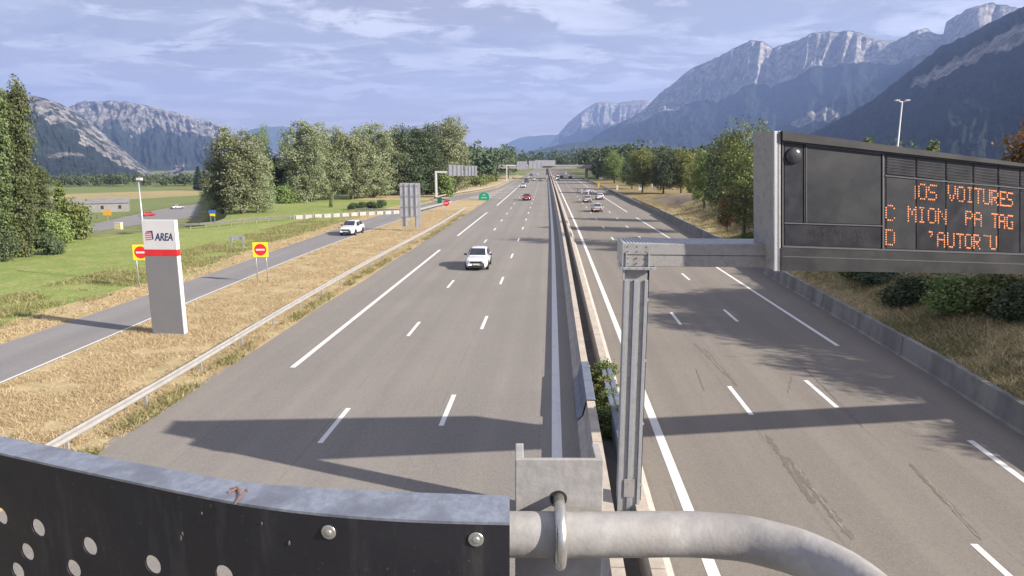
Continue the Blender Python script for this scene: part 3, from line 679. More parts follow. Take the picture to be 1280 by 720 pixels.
# unlit text ghost in the small bay
gh = MB()
for x in list(range(1009, 1088, 9)):
    for k in range(5):
        for j in range(6):
            if random.random() < .6: p = sg(x+k*1.45, r3(x)-21+j*2.4, .009); gh.prism([p, p+vu*.018, p+vu*.018+Vector((0, 0, .03)), p+Vector((0, 0, .03))], vn_*.002)
tag(gh.build('unlit_text', A['lens'], vm), kind='stuff')
FONT = {'O': '01110 10001 10001 10001 10001 10001 01110', 'S': '01111 10000 10000 01110 00001 00001 11110', 'V': '10001 10001 10001 10001 01010 01010 00100', 'I': '01110 00100 00100 00100 00100 00100 01110', 'T': '11111 00100 00100 00100 00100 00100 00100',
        'U': '10001 10001 10001 10001 10001 10001 01110', 'R': '11110 10001 10001 11110 10100 10010 10001', 'E': '11111 10000 10000 11110 10000 10000 11111', 'C': '01110 10001 10000 10000 10000 10001 01110', 'M': '10001 11011 10101 10101 10001 10001 10001',
        'N': '10001 11001 10101 10101 10011 10001 10001', 'P': '11110 10001 10001 11110 10000 10000 10000', 'A': '01110 10001 10001 11111 10001 10001 10001', 'G': '01111 10000 10000 10011 10001 10001 01111', 'D': '11110 10001 10001 10001 10001 10001 11110',
        '|': '00000 00001 00001 00001 00001 00001 00001', "'": '01110 00010 00100 00000 00000 00000 00000', '"': '10101 00000 00000 00000 00000 00000 00000'}
LET = [('|', 245, 285, 180, 258), ('O', 306, 348, 183, 264), ('S', 362, 404, 188, 268), ('V', 472, 510, 193, 272), ('O', 524, 562, 199, 277), ('I', 574, 610, 203, 281), ('T', 622, 658, 208, 286), ('U', 670, 704, 214, 291), ('R', 716, 750, 220, 296), ('E', 765, 795, 226, 301), ('S', 803, 832, 232, 304),
       ('C', 122, 168, 302, 384), ('M', 247, 289, 310, 390), ('I', 304, 342, 314, 394), ('O', 360, 400, 320, 398), ('N', 416, 458, 324, 402), ('P', 570, 606, 336, 410), ('A', 620, 656, 343, 414), ('T', 718, 750, 350, 422), ('A', 758, 788, 355, 426), ('G', 802, 832, 359, 430),
       ('D', 122, 168, 440, 521), ("'", 358, 388, 450, 524), ('A', 412, 450, 455, 531), ('U', 468, 503, 459, 534), ('T', 520, 555, 463, 537), ('O', 568, 603, 466, 540), ('R', 616, 648, 469, 542), ('"', 672, 694, 472, 544), ('U', 708, 742, 476, 545)]
for ch, x0, x1, y0, y1 in LET:
    lt = MB()
    for j, row in enumerate(FONT[ch].split()):
        for i, bit in enumerate(row):
            if bit != '1': continue
            lt.cur = 0 if random.random() < .78 and ch not in '|"' else 1
            X = 1080+(x0+(x1-x0)*i/4)/4.5; Yp = 190+(y0+(y1-y0)*j/6+(i-2)*1.0)/4.5
            p = sg(X, Yp, .011); r_ = .0165
            lt.add([p+(vu*math.cos(6.2832*k/8)+Vector((0, 0, 1))*math.sin(6.2832*k/8))*r_ for k in range(8)]+[p+vn_*.008], [(k, (k+1) % 8, 8) for k in range(8)])
    tag(lt.build('led_letter', [A['orangeled'], A['dimled']], vm), kind='stuff')

# ------------------------------------------------------------------ brand totem
tb = Vector((-19.27, 31.75, 0))
tt = thing('totem_sign', 'tall white and grey totem with a red band and the letters AREA', 'totem', tb)
def slab(name, m, z0, z1, x=0.82, w0=.30, par=tt, xs=None):
    l0, l1 = (lambda z: -.84+.0*z), None
    return MB().box(-.82, .80, 0, w0, z0, z1).build(name, m, par, False, .012)
slab('lower_panel', A['totem'], .06, 4.02); slab('red_band', A['red'], 4.023, 4.34); slab('head_panel', A['white'], 4.343, 5.80)
for z0, z1 in ((.06, 4.02), (4.343, 5.80)): MB().box(.802, .84, -.004, .304, z0, z1).build('sunlit_side', A['white'], tt, False, .004)  # side coloured white for the sun falling on it, against the grey face
MB().box(.802, .84, -.004, .304, 4.023, 4.34).build('side_band', A['red'], tt, False, .004)
MB().box(-.9, .9, -.08, .40, -.02, .055).build('plinth', A['conc'], tt)
cu = bpy.data.curves.new('lettering', 'FONT'); cu.body = 'AREA'; cu.size = .52; cu.extrude = .004; cu.shear = .25; cu.space_character = .98; cu.offset = .008
to = bpy.data.objects.new('lettering', cu); COL.objects.link(to); bpy.context.view_layer.update()
dg = bpy.context.evaluated_depsgraph_get(); tm = bpy.data.meshes.new_from_object(to.evaluated_get(dg)); bpy.data.objects.remove(to); tm.materials.clear(); tm.materials.append(A['navy'])
xs = [v.co.x for v in tm.vertices]; k = .92/(max(xs)-min(xs)); 
for v in tm.vertices: v.co = Vector(((v.co.x-min(xs))*k, v.co.y, v.co.z))
to = link('lettering', tm, tt); to.rotation_euler.x = R(90); to.location = (-.22, -.005, 4.80)
lg = MB()
for k in range(4): lg.prism([(-.70+.02*k*0, -.006, 4.80+.105*k), (-.38, -.006, 4.83+.105*k), (-.365, -.006, 4.88+.105*k), (-.685, -.006, 4.85+.105*k)], (0, .005, 0))
lg.build('logo_stripe', A['red'], tt)
lg = MB().prism([(-.62, -.006, 5.24), (-.30, -.006, 5.28), (-.28, -.006, 4.86), (-.345, -.006, 4.84), (-.36, -.006, 5.215), (-.62, -.006, 5.19)], (0, .005, 0)); lg.build('logo_corner', A['navy'], tt)

# ------------------------------------------------------------------ small signs and street furniture
def disc(cx, cz, r, y0, y1, K=28):
    v = [(cx+r*math.cos(6.2832*k/K), y, cz+r*math.sin(6.2832*k/K)) for y in (y0, y1) for k in range(K)]
    return v, [tuple(range(K)), tuple(range(2*K-1, K-1, -1))]+[(k, K+k, K+(k+1) % K, (k+1) % K) for k in range(K)]
def noentry(label, loc, hb=1.85, sz=1.06):
    t = thing('no_entry_sign', label, 'road sign', loc, R(8), 'no entry signs on yellow backing')
    MB().box(-sz/2, sz/2, 0, .03, hb, hb+sz).build('backing', A['yellow'], t, False, .01)
    MB().add(*disc(0, hb+sz/2, sz*.40, -.006, -.001)).build('red_disc', A['red'], t)
    MB().box(-sz*.29, sz*.29, -.012, -.0065, hb+sz*.44, hb+sz*.56).build('white_bar', A['white'], t)
    for x in (-.36, .36): MB().tube([(x, .07, -.05), (x, .07, hb+sz-.05)], .035, 10).build('post', A['galv'], t, True)
    return t
noentry('yellow backed no entry sign standing alone on the dry verge right of the totem', (-20.85, 46.6, 0))
noentry('yellow backed no entry sign half hidden behind the totem', tuple(gp(180.5, 360)), 1.95)
t = thing('no_entry_sign', 'small round no entry sign on a single post at the slip road nose', 'road sign', gp(558, 266))
MB().add(*disc(0, 1.62, .50, 0, .03)).build('red_disc', A['red'], t); MB().box(-.32, .32, -.008, -.001, 1.56, 1.70).build('white_bar', A['white'], t); MB().tube([(0, .06, -.05), (0, .06, 2.0)], .04, 8).build('post', A['galv'], t)
# green nose marker
t = thing('nose_marker', 'rounded green exit nose marker with white arrows in the gore', 'road marker', gp(605, 250.5))
K = 24; prof = [(-1.15, 0), (1.15, 0)]+[(1.15*math.cos(a), .75+1.05*math.sin(a)) for a in np.linspace(0, math.pi, K)]
MB().prism([(x, 0, z) for x, z in prof], (0, .9, 0)).build('body', A['green'], t, False, .04)
MB().box(-.62, .62, -.014, -.004, .52, .66).build('stripe', A['white'], t)
MB().prism([(-.35, -.014, .95), (0, -.014, 1.25), (.35, -.014, .95), (.35, -.014, 1.1), (0, -.014, 1.42), (-.35, -.014, 1.1)], (0, .01, 0)).build('arrow', A['white'], t)
t = thing('cabinet', 'small dark green roadside cabinet at the foot of the sign gantry', 'cabinet', gp(549.5, 254.5))
MB().box(-.45, .45, 0, .5, 0, 1.15).build('body', A['dgreen'], t, False, .03); MB().box(-.48, .48, -.03, .53, 1.152, 1.2).build('lid', A['dgreen'], t)
# big sign seen from behind
sb = thing('direction_sign', 'large direction sign seen from behind on three thin posts, between slip road and motorway', 'road sign', (-17.6, 83, 0))
for k, (z0, z1) in enumerate(((1.75, 3.10), (3.11, 4.45), (4.46, 5.95))):
    MB().box(-1.28, 1.28, 0, .05, z0, z1).build('sign_plank', A['signback'], sb, False, .008)
MB().box(-1.20, -.45, .02, .06, .55, 1.73).build('lower_plate', A['signback'], sb); MB().box(.55, 1.25, .02, .06, .55, 1.73).build('lower_plate', A['signback'], sb)
for x in (-.62, .06, .72): MB().box(x-.055, x+.055, -.10, -.002, -.05, 5.9).build('post', A['galv'], sb, False, .006)
for z in (1.9, 3.1, 4.4, 5.7): MB().box(-1.25, 1.25, -.135, -.103, z-.03, z+.03).build('crossbar', A['galv'], sb)
# H-shaped small sign back on the meadow
t = thing('direction_sign', 'small low sign seen from behind on two posts at the meadow edge', 'road sign', gp(297, 312))
MB().box(-.75, .75, 0, .04, 1.0, 1.35).build('sign_plank', A['signback'], t); 
for x in (-.58, .58): MB().box(x-.14, x+.14, -.05, -.002, .6, 1.32).build('bracket', A['galvmatt'], t); MB().box(x-.04, x+.04, -.04, .0, -.05, .62).build('post', A['galv'], t)
# cantilever direction-sign gantries
def cantilever(label, loc, h, reach, panels, rz=0):
    t = thing('cantilever_gantry', label, 'gantry', loc, rz)
    MB().box(-.22, .22, -.22, .22, -.05, h).build('post', A['white'], t, False, .03)
    MB().box(.22, reach, -.18, .18, h-.42, h).build('arm', A['white'], t, False, .02)
    MB().box(-.5, .5, -.5, .5, -.04, .12).build('base', A['conc'], t)
    for x0, x1, z0, z1 in panels:
        s = MB().box(x0, x1, -.28, -.20, z0, z1).build('sign_plank', A['signback'], t, False, .01)
        for x in np.linspace(x0+.3, x1-.3, 4): MB().box(x-.05, x+.05, -.36, -.282, z0, z1).build('stiffener', A['galv'], s)
    return t
L0 = gp(545.5, 248)
cantilever('white cantilever gantry with two grey sign backs over the slip road, nearest of the two', L0, 6.3, 9.5, [(2.9, 6.4, 5.2, 7.7), (6.7, 9.6, 5.2, 7.5)])
L1 = Vector((-19.2, 286, 0))
cantilever('white cantilever gantry with grey sign back further off, near the overpass', L1, 6.9, 14.5, [(4.2, 8.6, 5.0, 8.4), (9.2, 15.0, 5.6, 8.6)])
# lamp posts
t = thing('lamp_post', 'slim grey lamp post with a small head behind the totem', 'street lamp', tuple(gp(186, 354)))
MB().tube([(0, 0, -.05), (0, 0, 3.5), (0, 0, 7.35)], [.085, .07, .045], 12).build('pole', A['galv'], t, True); MB().box(-.10, .28, -.12, .12, 7.30, 7.48).build('lamp_head', A['white'], t, False, .03)
p = atY(1128, 125, 80); t = thing('lamp_post', 'tall pale double armed lamp post rising behind the message sign', 'street lamp', (p.x, 80, 0))
MB().tube([(0, 0, -.05), (0, 0, 8), (0, 0, 15.2)], [.13, .10, .07], 12).build('pole', A['white'], t, True)
for s in (-1, 1):
    MB().tube([(0, 0, 15.1), (s*.55, 0, 15.2)], .06, 8).build('arm', A['white'], t, True); MB().box(min(s*.3, s*.8), max(s*.3, s*.8), -.16, .16, 15.22, 15.36).build('lamp_head', A['white'], t, False, .03)
# left local-road signs
t = thing('warning_sign', 'small orange sign on a post beside the left side road', 'road sign', gp(135, 278, ZL))
MB().box(-1.2, 1.2, 0, .04, 2.0, 3.4).build('sign_plate', A['orange'], t); MB().box(-.06, .06, .05, .12, -.05, 3.3).build('post', A['galv'], t)
t = thing('utility_box', 'pale yellow box in the bushes near the orange sign', 'cabinet', gp(147, 287)); MB().box(-.45, .45, 0, .5, 0, .85).build('body', pm('box_cream', (.62, .58, .32), None, 2, .6), t, False, .03); MB().box(-.48, .48, -.03, .53, .852, .9).build('lid', A['white'], t)
t = thing('direction_sign', 'small blue and yellow road sign beside the left side road', 'road sign', gp(266, 278))
MB().box(-.5, .5, 0, .05, 1.25, 1.75).build('blue_plate', A['blue'], t); MB().box(-.35, .4, .0, .05, .9, 1.245).build('yellow_plate', A['yellow'], t); [MB().box(x-.03, x+.03, .055, .1, -.05, 1.6).build('post', A['galv'], t) for x in (-.3, .3)]
# delineators and tall white posts on the far right shoulder
for k, q in enumerate(((722, 239), (727, 240), (731, 241), (735.5, 242))):
    p = gp(q[0], q[1]+2); t = thing('cone_post', ['white lane closing post, leftmost of four on the far right shoulder', 'white lane closing post, second from left of four on the far right shoulder', 'white lane closing post, third from left of four on the far right shoulder', 'white lane closing post, rightmost of four on the far right shoulder'][k], 'traffic post', p, 0, 'white posts closing the far right shoulder')
    MB().tube([(0, 0, .12), (0, 0, 1.25)], .13, 10).build('tube', A['white'], t); MB().box(-.28, .28, -.28, .28, 0, .115).build('foot', A['trim'], t)
for lab, q, h, wd in (('white marker board on the right verge beyond the lane posts', (771.5, 240), 1.9, .5), ('white kilometre board under the trees on the right verge', (800, 240), 2.1, .85), ('tall thin white post among the tree trunks on the right', (815, 236), 2.0, .3)):
    t = thing('marker_board', lab, 'road sign', gp(*q)); MB().box(-wd/2, wd/2, 0, .06, .5, h).build('board', A['white'], t); MB().box(-.05, .05, .065, .12, -.05, h-.1).build('post', A['galv'], t)
t = thing('emergency_phone', 'orange emergency phone post on the right verge', 'phone post', gp(748, 235)); MB().box(-.3, .3, -.2, .2, 0, 1.5).build('body', A['orange'], t, False, .05); MB().box(-.33, .33, -.23, .23, 1.502, 1.6).build('lid', A['orange'], t)
# overpass
OB = 330; zb = 4.95
ov = thing('overpass', 'flat concrete motorway overpass crossing in the distance', 'bridge', (0, OB, 0))
MB().box(-42, 34, 0, 11, zb, zb+.95).build('deck', A['paleconc'], ov); MB().box(-42, 34, -.15, .15, zb+.96, zb+1.75).build('parapet', A['paleconc'], ov); MB().box(-42, 34, 10.85, 11.15, zb+.96, zb+1.75).build('parapet', A['paleconc'], ov)
for x in (-20, -.3, 19): MB().box(x-.5+xo(OB)*1, x+.5+xo(OB), 2, 9, 0, zb-.01).build('pier', A['conc'], ov)
for s, x0 in ((-1, -42), (1, 22)): MB().box(x0, x0+12, -2, 13, 0, zb-.01).build('abutment', A['conc'], ov)
t = thing('direction_sign', 'wide grey sign board mounted on the overpass parapet', 'road sign', (-2.2, OB-.6, 0)); MB().box(-6.2, 3.6, 0, .12, 6.2, 8.9).build('sign_plank', A['signback'], t)
for x in (-5, -2, 1, 3): MB().box(x-.08, x+.08, .125, .3, 6.0, 8.8).build('post', A['galv'], t)

# ------------------------------------------------------------------ vehicles
def catmull(P, n):
    return P
def make_car(kind):
    """unit vehicle, nose towards -Y, wheels on z = 0; returns dict of meshes"""
    S = dict(suv=dict(L=4.5, W=1.86, H=1.66, hood=1.02, belt=1.06, clear=.22, a=(1.15, 1.85), r=(3.55, 4.30), wb=(.88, 3.56), rw=.35),
             hatch=dict(L=4.2, W=1.78, H=1.48, hood=.88, belt=.93, clear=.17, a=(1.05, 1.85), r=(3.35, 4.02), wb=(.82, 3.38), rw=.31),
             sedan=dict(L=4.6, W=1.80, H=1.45, hood=.88, belt=.93, clear=.17, a=(1.25, 2.0), r=(3.2, 3.95), wb=(.88, 3.58), rw=.31),
             van=dict(L=5.2, W=1.98, H=2.2, hood=1.15, belt=1.22, clear=.2, a=(.75, 1.5), r=(5.02, 5.14), wb=(.95, 4.2), rw=.34))[kind]
    L, W, H = S['L'], S['W'], S['H']; hw = W/2; hd, bt, cl = S['hood'], S['belt'], S['clear']; a0, a1 = S['a']; r0, r1 = S['r']
    # lower body: stations (y, half width, z bottom, z shoulder top)
    tail = bt+.03 if kind != 'sedan' else bt-.02
    st = [(0, hw*.72, cl+.10, hd*.66), (.06, hw*.84, cl+.03, hd*.78), (.22, hw*.94, cl, hd*.90), (.55, hw*.985, cl, hd*.965), (a0, hw, cl, hd+.02), (a0+.35, hw, cl, bt), ((a1+r0)/2, hw*1.0, cl, bt+.01), (r0, hw, cl, bt+.03), (r1-.05, hw*.98, cl, tail), (L-.20, hw*.95, cl+.02, tail-.01), (L-.05, hw*.88, cl+.08, tail-.10), (L, hw*.80, cl+.16, tail-.24)]
    def ring(y, w_, zb, zt):
        m = zb+(zt-zb)*.55
        h = [(w_*.80, zb), (w_*.96, zb+.06), (w_, m), (w_*.965, zt-.09), (w_*.90, zt-.015), (w_*.55, zt+.018), (0, zt+.028)]
        return [(x, y, z) for x, z in h]+[(-x, y, z) for x, z in h[-2::-1]]
    body = MB(); n = 13; vs = []
    for s in st: vs += ring(*s)
    fs = [(i*n+k, i*n+(k+1) % n, (i+1)*n+(k+1) % n, (i+1)*n+k) for i in range(len(st)-1) for k in range(n)]
    fs += [tuple(range(n)), tuple(range((len(st)-1)*n, len(st)*n))[::-1]]
    body.add(vs, [f[::-1] for f in fs])
    # greenhouse
    ht = H-.03; hr = hw*.70; hb = hw*.90
    zs0 = hd+.0; gst = [(a0, hb*.86, zs0+.02, zs0+.03), (a1, hr, bt-.02, ht), ((a1+r0)/2, hr*1.02, bt-.02, H), (r0, hr*.98, bt-.02, ht-.02), (r1, hb*.86, tail-.03, tail+.02)]
    def gring(y, wt, zb, zt):
        f = (zt-bt)/(H-bt); wb_ = hb if 0.2 < f else hb*.92
        h = [(wb_, zb), (wt+(wb_-wt)*.12, zt-.10*max(f, .05)), (wt*.90, zt-.012), (wt*.5, zt+.008), (0, zt+.012)]
        return [(x, y, z) for x, z in h]+[(-x, y, z) for x, z in h[-2::-1]]
    vs = []; m = 9
    for s in gst: vs += gring(*s)
    fs = [(i*m+k, i*m+(k+1) % m, (i+1)*m+(k+1) % m, (i+1)*m+k) for i in range(len(gst)-1) for k in range(m-1)]
    body.add(vs, [f[::-1] for f in fs])
    out = {}
    def lerp(a, b, t): return tuple(x+(y-x)*t for x, y in zip(a, b))
    # glass panels lie proud of the greenhouse
    wsb, wst = (a0+.10, zs0+.09), (a1-.04, ht-.05); e = .03
    out['windscreen'] = MB().prism([(-hb*.80, wsb[0], wsb[1]), (hb*.80, wsb[0], wsb[1]), (hr*.88, wst[0], wst[1]), (-hr*.88, wst[0], wst[1])], (0, -e, .02))
    rb, rt = (r1-.10, tail+.10), (r0+.06, ht-.09)
    if kind == 'van': rb, rt = (r1-.005, bt+.1), (r0+.02, ht-.25)
    out['rear_window'] = MB().prism([(-hb*.74, rb[0], rb[1]), (hb*.74, rb[0], rb[1]), (hr*.80, rt[0], rt[1]), (-hr*.80, rt[0], rt[1])], (0, e, .02))
    sw = []
    def side(s, y0b, y0t, y1t, y1b):
        f = lambda z: (hb+.012)+((hr+(hb-hr)*.12)-hb)*(z-bt)/(ht-.10-bt)
        z0, z1 = bt+.03, ht-.13
        return MB().prism([(s*f(z0), y0b, z0), (s*f(z1), y0t, z1), (s*f(z1), y1t, z1), (s*f(z0), y1b, z0)], (s*.012, 0, 0))
    mid = (a1+r0)/2
    out['side_window'] = [side(s, *q) for s in (-1, 1) for q in ((a0+.42, a1+.06, mid-.05, mid-.05), (mid+.05, mid+.05, r0-.02 if kind != 'van' else mid+.9, r0+.22 if kind not in ('van',) else mid+.9))]
    out['body'] = body
    zl = hd*.70
    out['headlight'] = [MB().prism([(s*hw*.52, .035, zl), (s*hw*.84, .14, zl+.03), (s*hw*.86, .20, zl+.15), (s*hw*.52, .08, zl+.10)], (0, -.05, 0)) for s in (-1, 1)]
    out['tail_light'] = [MB().prism([(s*hw*.56, L-.02, tail-.30), (s*hw*.88, L-.10, tail-.30), (s*hw*.90, L-.12, tail-.10), (s*hw*.56, L-.04, tail-.12)], (0, .05, 0)) for s in (-1, 1)]
    out['grille'] = MB().box(-hw*.48, hw*.48, -.02, .05, hd*.60, hd*.76)
    out['bumper'] = [MB().box(-hw*.66, hw*.66, -.03, .12, cl+.06, cl+.22), MB().box(-hw*.66, hw*.66, L-.10, L+.02, cl+.12, cl+.30)]
    out['number_plate'] = [MB().box(-.26, .26, -.035, -.022, cl+.27, cl+.38), MB().box(-.26, .26, L+.005, L+.02, tail-.42, tail-.31)]
    out['wing_mirror'] = [MB().box(min(s*(hw-.02), s*(hw+.2)), max(s*(hw-.02), s*(hw+.2)), a0+.42, a0+.54, bt+.0, bt+.14) for s in (-1, 1)]
    ty = MB(); K = 20; r = S['rw']
    prof = [(-.10, r*.62), (-.11, r*.93), (-.07, r), (.07, r), (.11, r*.93), (.10, r*.62)]
    vs = [(x, q*math.cos(6.2832*k/K), q*math.sin(6.2832*k/K)) for x, q in prof for k in range(K)]
    ty.add(vs, [(i*K+k, i*K+(k+1) % K, (i+1)*K+(k+1) % K, (i+1)*K+k) for i in range(5) for k in range(K)])
    rm = MB(); rm.add(*[lambda v: v][0:0] or ([(x, q*math.cos(6.2832*k/K), q*math.sin(6.2832*k/K)) for x, q in ((-.09, r*.63), (-.07, r*.2), (.07, r*.2), (.09, r*.63)) for k in range(K)], [(i*K+k, i*K+(k+1) % K, (i+1)*K+(k+1) % K, (i+1)*K+k) for i in range(3) for k in range(K)]+[tuple(range(K, 2*K)), tuple(range(2*K, 3*K))]))
    out['arch'] = MB()
    mats = dict(windscreen='glass', rear_window='glass', side_window='glass', headlight='lamp', tail_light='tail', grille='trim', bumper='trim', number_plate='plate', wing_mirror='trim')
    res = {k: ([x.mesh(k, A[mats[k]]) for x in v] if isinstance(v, list) else v.mesh(k, A[mats[k]])) for k, v in out.items() if k in mats}
    bm = body.mesh('body', A['cwhite'], True); res['body'] = bm
    res['tyre'] = ty.mesh('tyre', A['tyre'], True); res['rim'] = rm.mesh('rim', A['rim'])
    am = MB()
    for wy in S['wb']:
        for s in (-1, 1):
            v = [(s*(hw-.012+.02*(j > 0)), wy+(r*1.16)*math.cos(q), r+(r*1.16)*math.sin(q)) for j in (0, 1) for q in np.linspace(-.25, math.pi+.25, 14)]
            am.add(v, [tuple(range(14)), tuple(range(27, 13, -1))])
    res['wheel_arch'] = am.mesh('wheel_arch', A['trim'])
    res['spec'] = S; return res
CARS = {k: make_car(k) for k in ('suv', 'hatch', 'sedan', 'van')}
def car(kind, label, paint, x, y, heading=0., cat='car', group=None, z=.02):
    """heading 0: nose to -Y (towards the camera); pi: driving away"""
    c = CARS[kind]; S = c['spec']; t = thing('car' if kind != 'van' else 'delivery_van', label, cat, (x, y, z), heading, group)
    off = Vector((0, -S['L']/2, 0))
    b = link('body', c['body'], t); b.location = off; b.material_slots[0].link = 'OBJECT'; b.material_slots[0].material = A[paint]
    sb_ = b.modifiers.new('sub', 'SUBSURF'); sb_.levels = 1; sb_.render_levels = 1
    for k in ('windscreen', 'rear_window', 'side_window', 'headlight', 'tail_light', 'grille', 'bumper', 'number_plate', 'wing_mirror', 'wheel_arch'):
        for me in (c[k] if isinstance(c[k], list) else [c[k]]):
            o = link(k, me, t); o.location = off
    for wy in S['wb']:
        for s in (-1, 1):
            o = link('wheel', c['tyre'], t); o.location = off+Vector((s*(S['W']/2-.105), wy, S['rw'])); r_ = link('rim', c['rim'], o)
    return t
GL = 'cars on the motorway'
p = gp(598, 337); car('suv', 'white SUV with dark windscreen driving towards the viewer in the left carriageway, nearest car', 'cwhite', -6.0, 54.7, R(1))
p = gp(436, 296); car('suv', 'white car with black roof windows coming down the slip road', 'cwhite', -23.9, 79.0, -.04)
p = gp(658, 251); car('hatch', 'dark red car driving towards the viewer in the left carriageway', 'cred', p.x, p.y+2)
p = gp(652, 234.5); car('hatch', 'small white car at the edge line of the left carriageway behind the red car', 'cwhite', p.x+.6, p.y)
p = gp(658, 228); car('sedan', 'dark car far off beside the edge line of the left carriageway', 'cblack', p.x, p.y)
p = gp(667, 226); car('hatch', 'distant grey car in the middle lane of the left carriageway near the overpass', 'csilver', p.x, p.y)
p = gp(676, 226.5); car('sedan', 'distant dark car in the lane beside the median of the left carriageway', 'cgrey', p.x, p.y)
p = gp(747, 265.5); car('sedan', 'silver car driving away in the right carriageway, nearest of the group', 'csilver', p.x, p.y+2, math.pi)
p = gp(750.5, 250); car('hatch', 'white hatchback driving away beside the outer edge line of the right carriageway', 'cwhite', p.x, p.y+2, math.pi)
p = gp(734.5, 253.5); car('hatch', 'silver grey hatchback driving away, left of the white hatchback', 'csilver', p.x, p.y+2, math.pi)
p = gp(735.5, 242); car('hatch', 'white car driving away, farthest of the group of four in the right carriageway', 'cwhite', p.x, p.y+2, math.pi)
for i, (q, kind, pa, lab) in enumerate((((697, 225), 'van', 'cwhite', 'white van far off in the right carriageway before the overpass'), ((702, 222.5), 'hatch', 'cblack', 'dark car just ahead of the distant white van'), ((713, 223), 'sedan', 'cgrey', 'distant grey car in the outer lane of the right carriageway near the overpass'), ((694, 219.5), 'hatch', 'csilver', 'distant silver car in the inner lane of the right carriageway under the overpass'), ((707, 219), 'sedan', 'cwhite', 'distant white car in the outer lane under the overpass'))):
    p = gp(*q); car(kind, lab, pa, p.x, p.y, math.pi, 'van' if kind == 'van' else 'car')
for q, kind, pa, lab in (((664, 220), 'sedan', 'cblack', 'distant black car on the left carriageway left of the overpass sign'), ((671, 219), 'hatch', 'cwhite', 'tiny white car under the overpass on the left carriageway')):
    p = gp(*q); car(kind, lab, pa, p.x, p.y)
p = gp(186, 270, ZL); car('hatch', 'red car on the side road behind the totem', 'cbright', p.x, p.y, R(150), z=ZL+.04)
p = gp(222, 261, ZL); car('sedan', 'silver car on the side road in front of the green field', 'csilver', p.x, p.y, R(150), z=ZL+.04)

# ------------------------------------------------------------------ left side road, fields, buildings
def poly(name, pts, z, m):
    P = [(*gp(*q, ZL).xy, ZL+z) for q in pts]; return tag(MB().add(P, [tuple(range(len(P)))]).build(name, m), kind='structure')
poly('side_road', [(60, 300), (113, 291), (160, 283), (215, 275), (262, 268), (300, 262), (345, 254), (372, 250), (360, 247), (300, 250), (262, 253.5), (228, 257), (178, 266), (112, 282), (60, 291)], .02, A['slip'])
poly('field', [(-60, 290), (112, 279), (178, 264), (228, 255), (300, 248), (300, 241), (-60, 262)], .012, A['field_green'])
poly('field', [(-60, 262), (300, 241), (300, 235.5), (-60, 247)], .014, A['field_tan'])
poly('field', [(-60, 247), (300, 235.5), (300, 228), (-60, 232)], .016, A['field_green'])
def house(label, loc, rz, wx_, wy_, h, rh, roofm, wallm, nwin=3, cat='building'):
    t = thing('building', label, cat, loc, rz)
    wl = MB().box(-wx_/2, wx_/2, 0, wy_, -.3, h).build('wall', wallm, t)
    e = .35; V = [(-wx_/2-e, -e, h+.004), (wx_/2+e, -e, h+.004), (wx_/2+e, wy_+e, h+.004), (-wx_/2-e, wy_+e, h+.004), (-wx_/2-e, wy_/2, h+rh), (wx_/2+e, wy_/2, h+rh)]
    MB().add(V, [(0, 1, 5, 4), (2, 3, 4, 5), (0, 4, 3), (1, 2, 5), (3, 2, 1, 0)]).build('roof', roofm, t)
    for k in range(nwin):
        x = -wx_/2+wx_*(k+.5)/nwin; MB().box(x-.45, x+.45, -.03, .05, h*.35, h*.75).build('window', A['glass'], t)
    return t
A['greyroof'] = pm('grey_metal_roof', (.22, .21, .21), (.17, .165, .165), .6, .6)
house('long low grey farm shed behind the bushes at far left', (*gp(106, 266, ZL).xy, ZL), R(30), 26, 9, 3.0, 1.5, A['greyroof'], pm('grey_shed_wall', (.24, .235, .225), None, .6, .85), 5)
house('pale house with a flat tiled roof among the trees right of the motorway', (*gp(776, 222).xy, 0), R(-10), 15, 9, 3.4, 1.8, A['roof'], A['render'], 3)
for k, (q, lab) in enumerate((((212, 226), 'tiny pale house at the end of the left valley, left of the conifers'), ((232, 225), 'tiny pale house just left of the conifers in the left valley'), ((196, 229), 'small pale house among the far hedges left of the lamp head'))):
    pq = ray(*q); pq = pq*(1050/pq.y); house(lab, (pq.x, pq.y, float(ground_h(np.array(pq.x), np.array(pq.y)))), R(20*k), 11, 8, 4.5, 2.2, A['roof'], A['white'], 2)

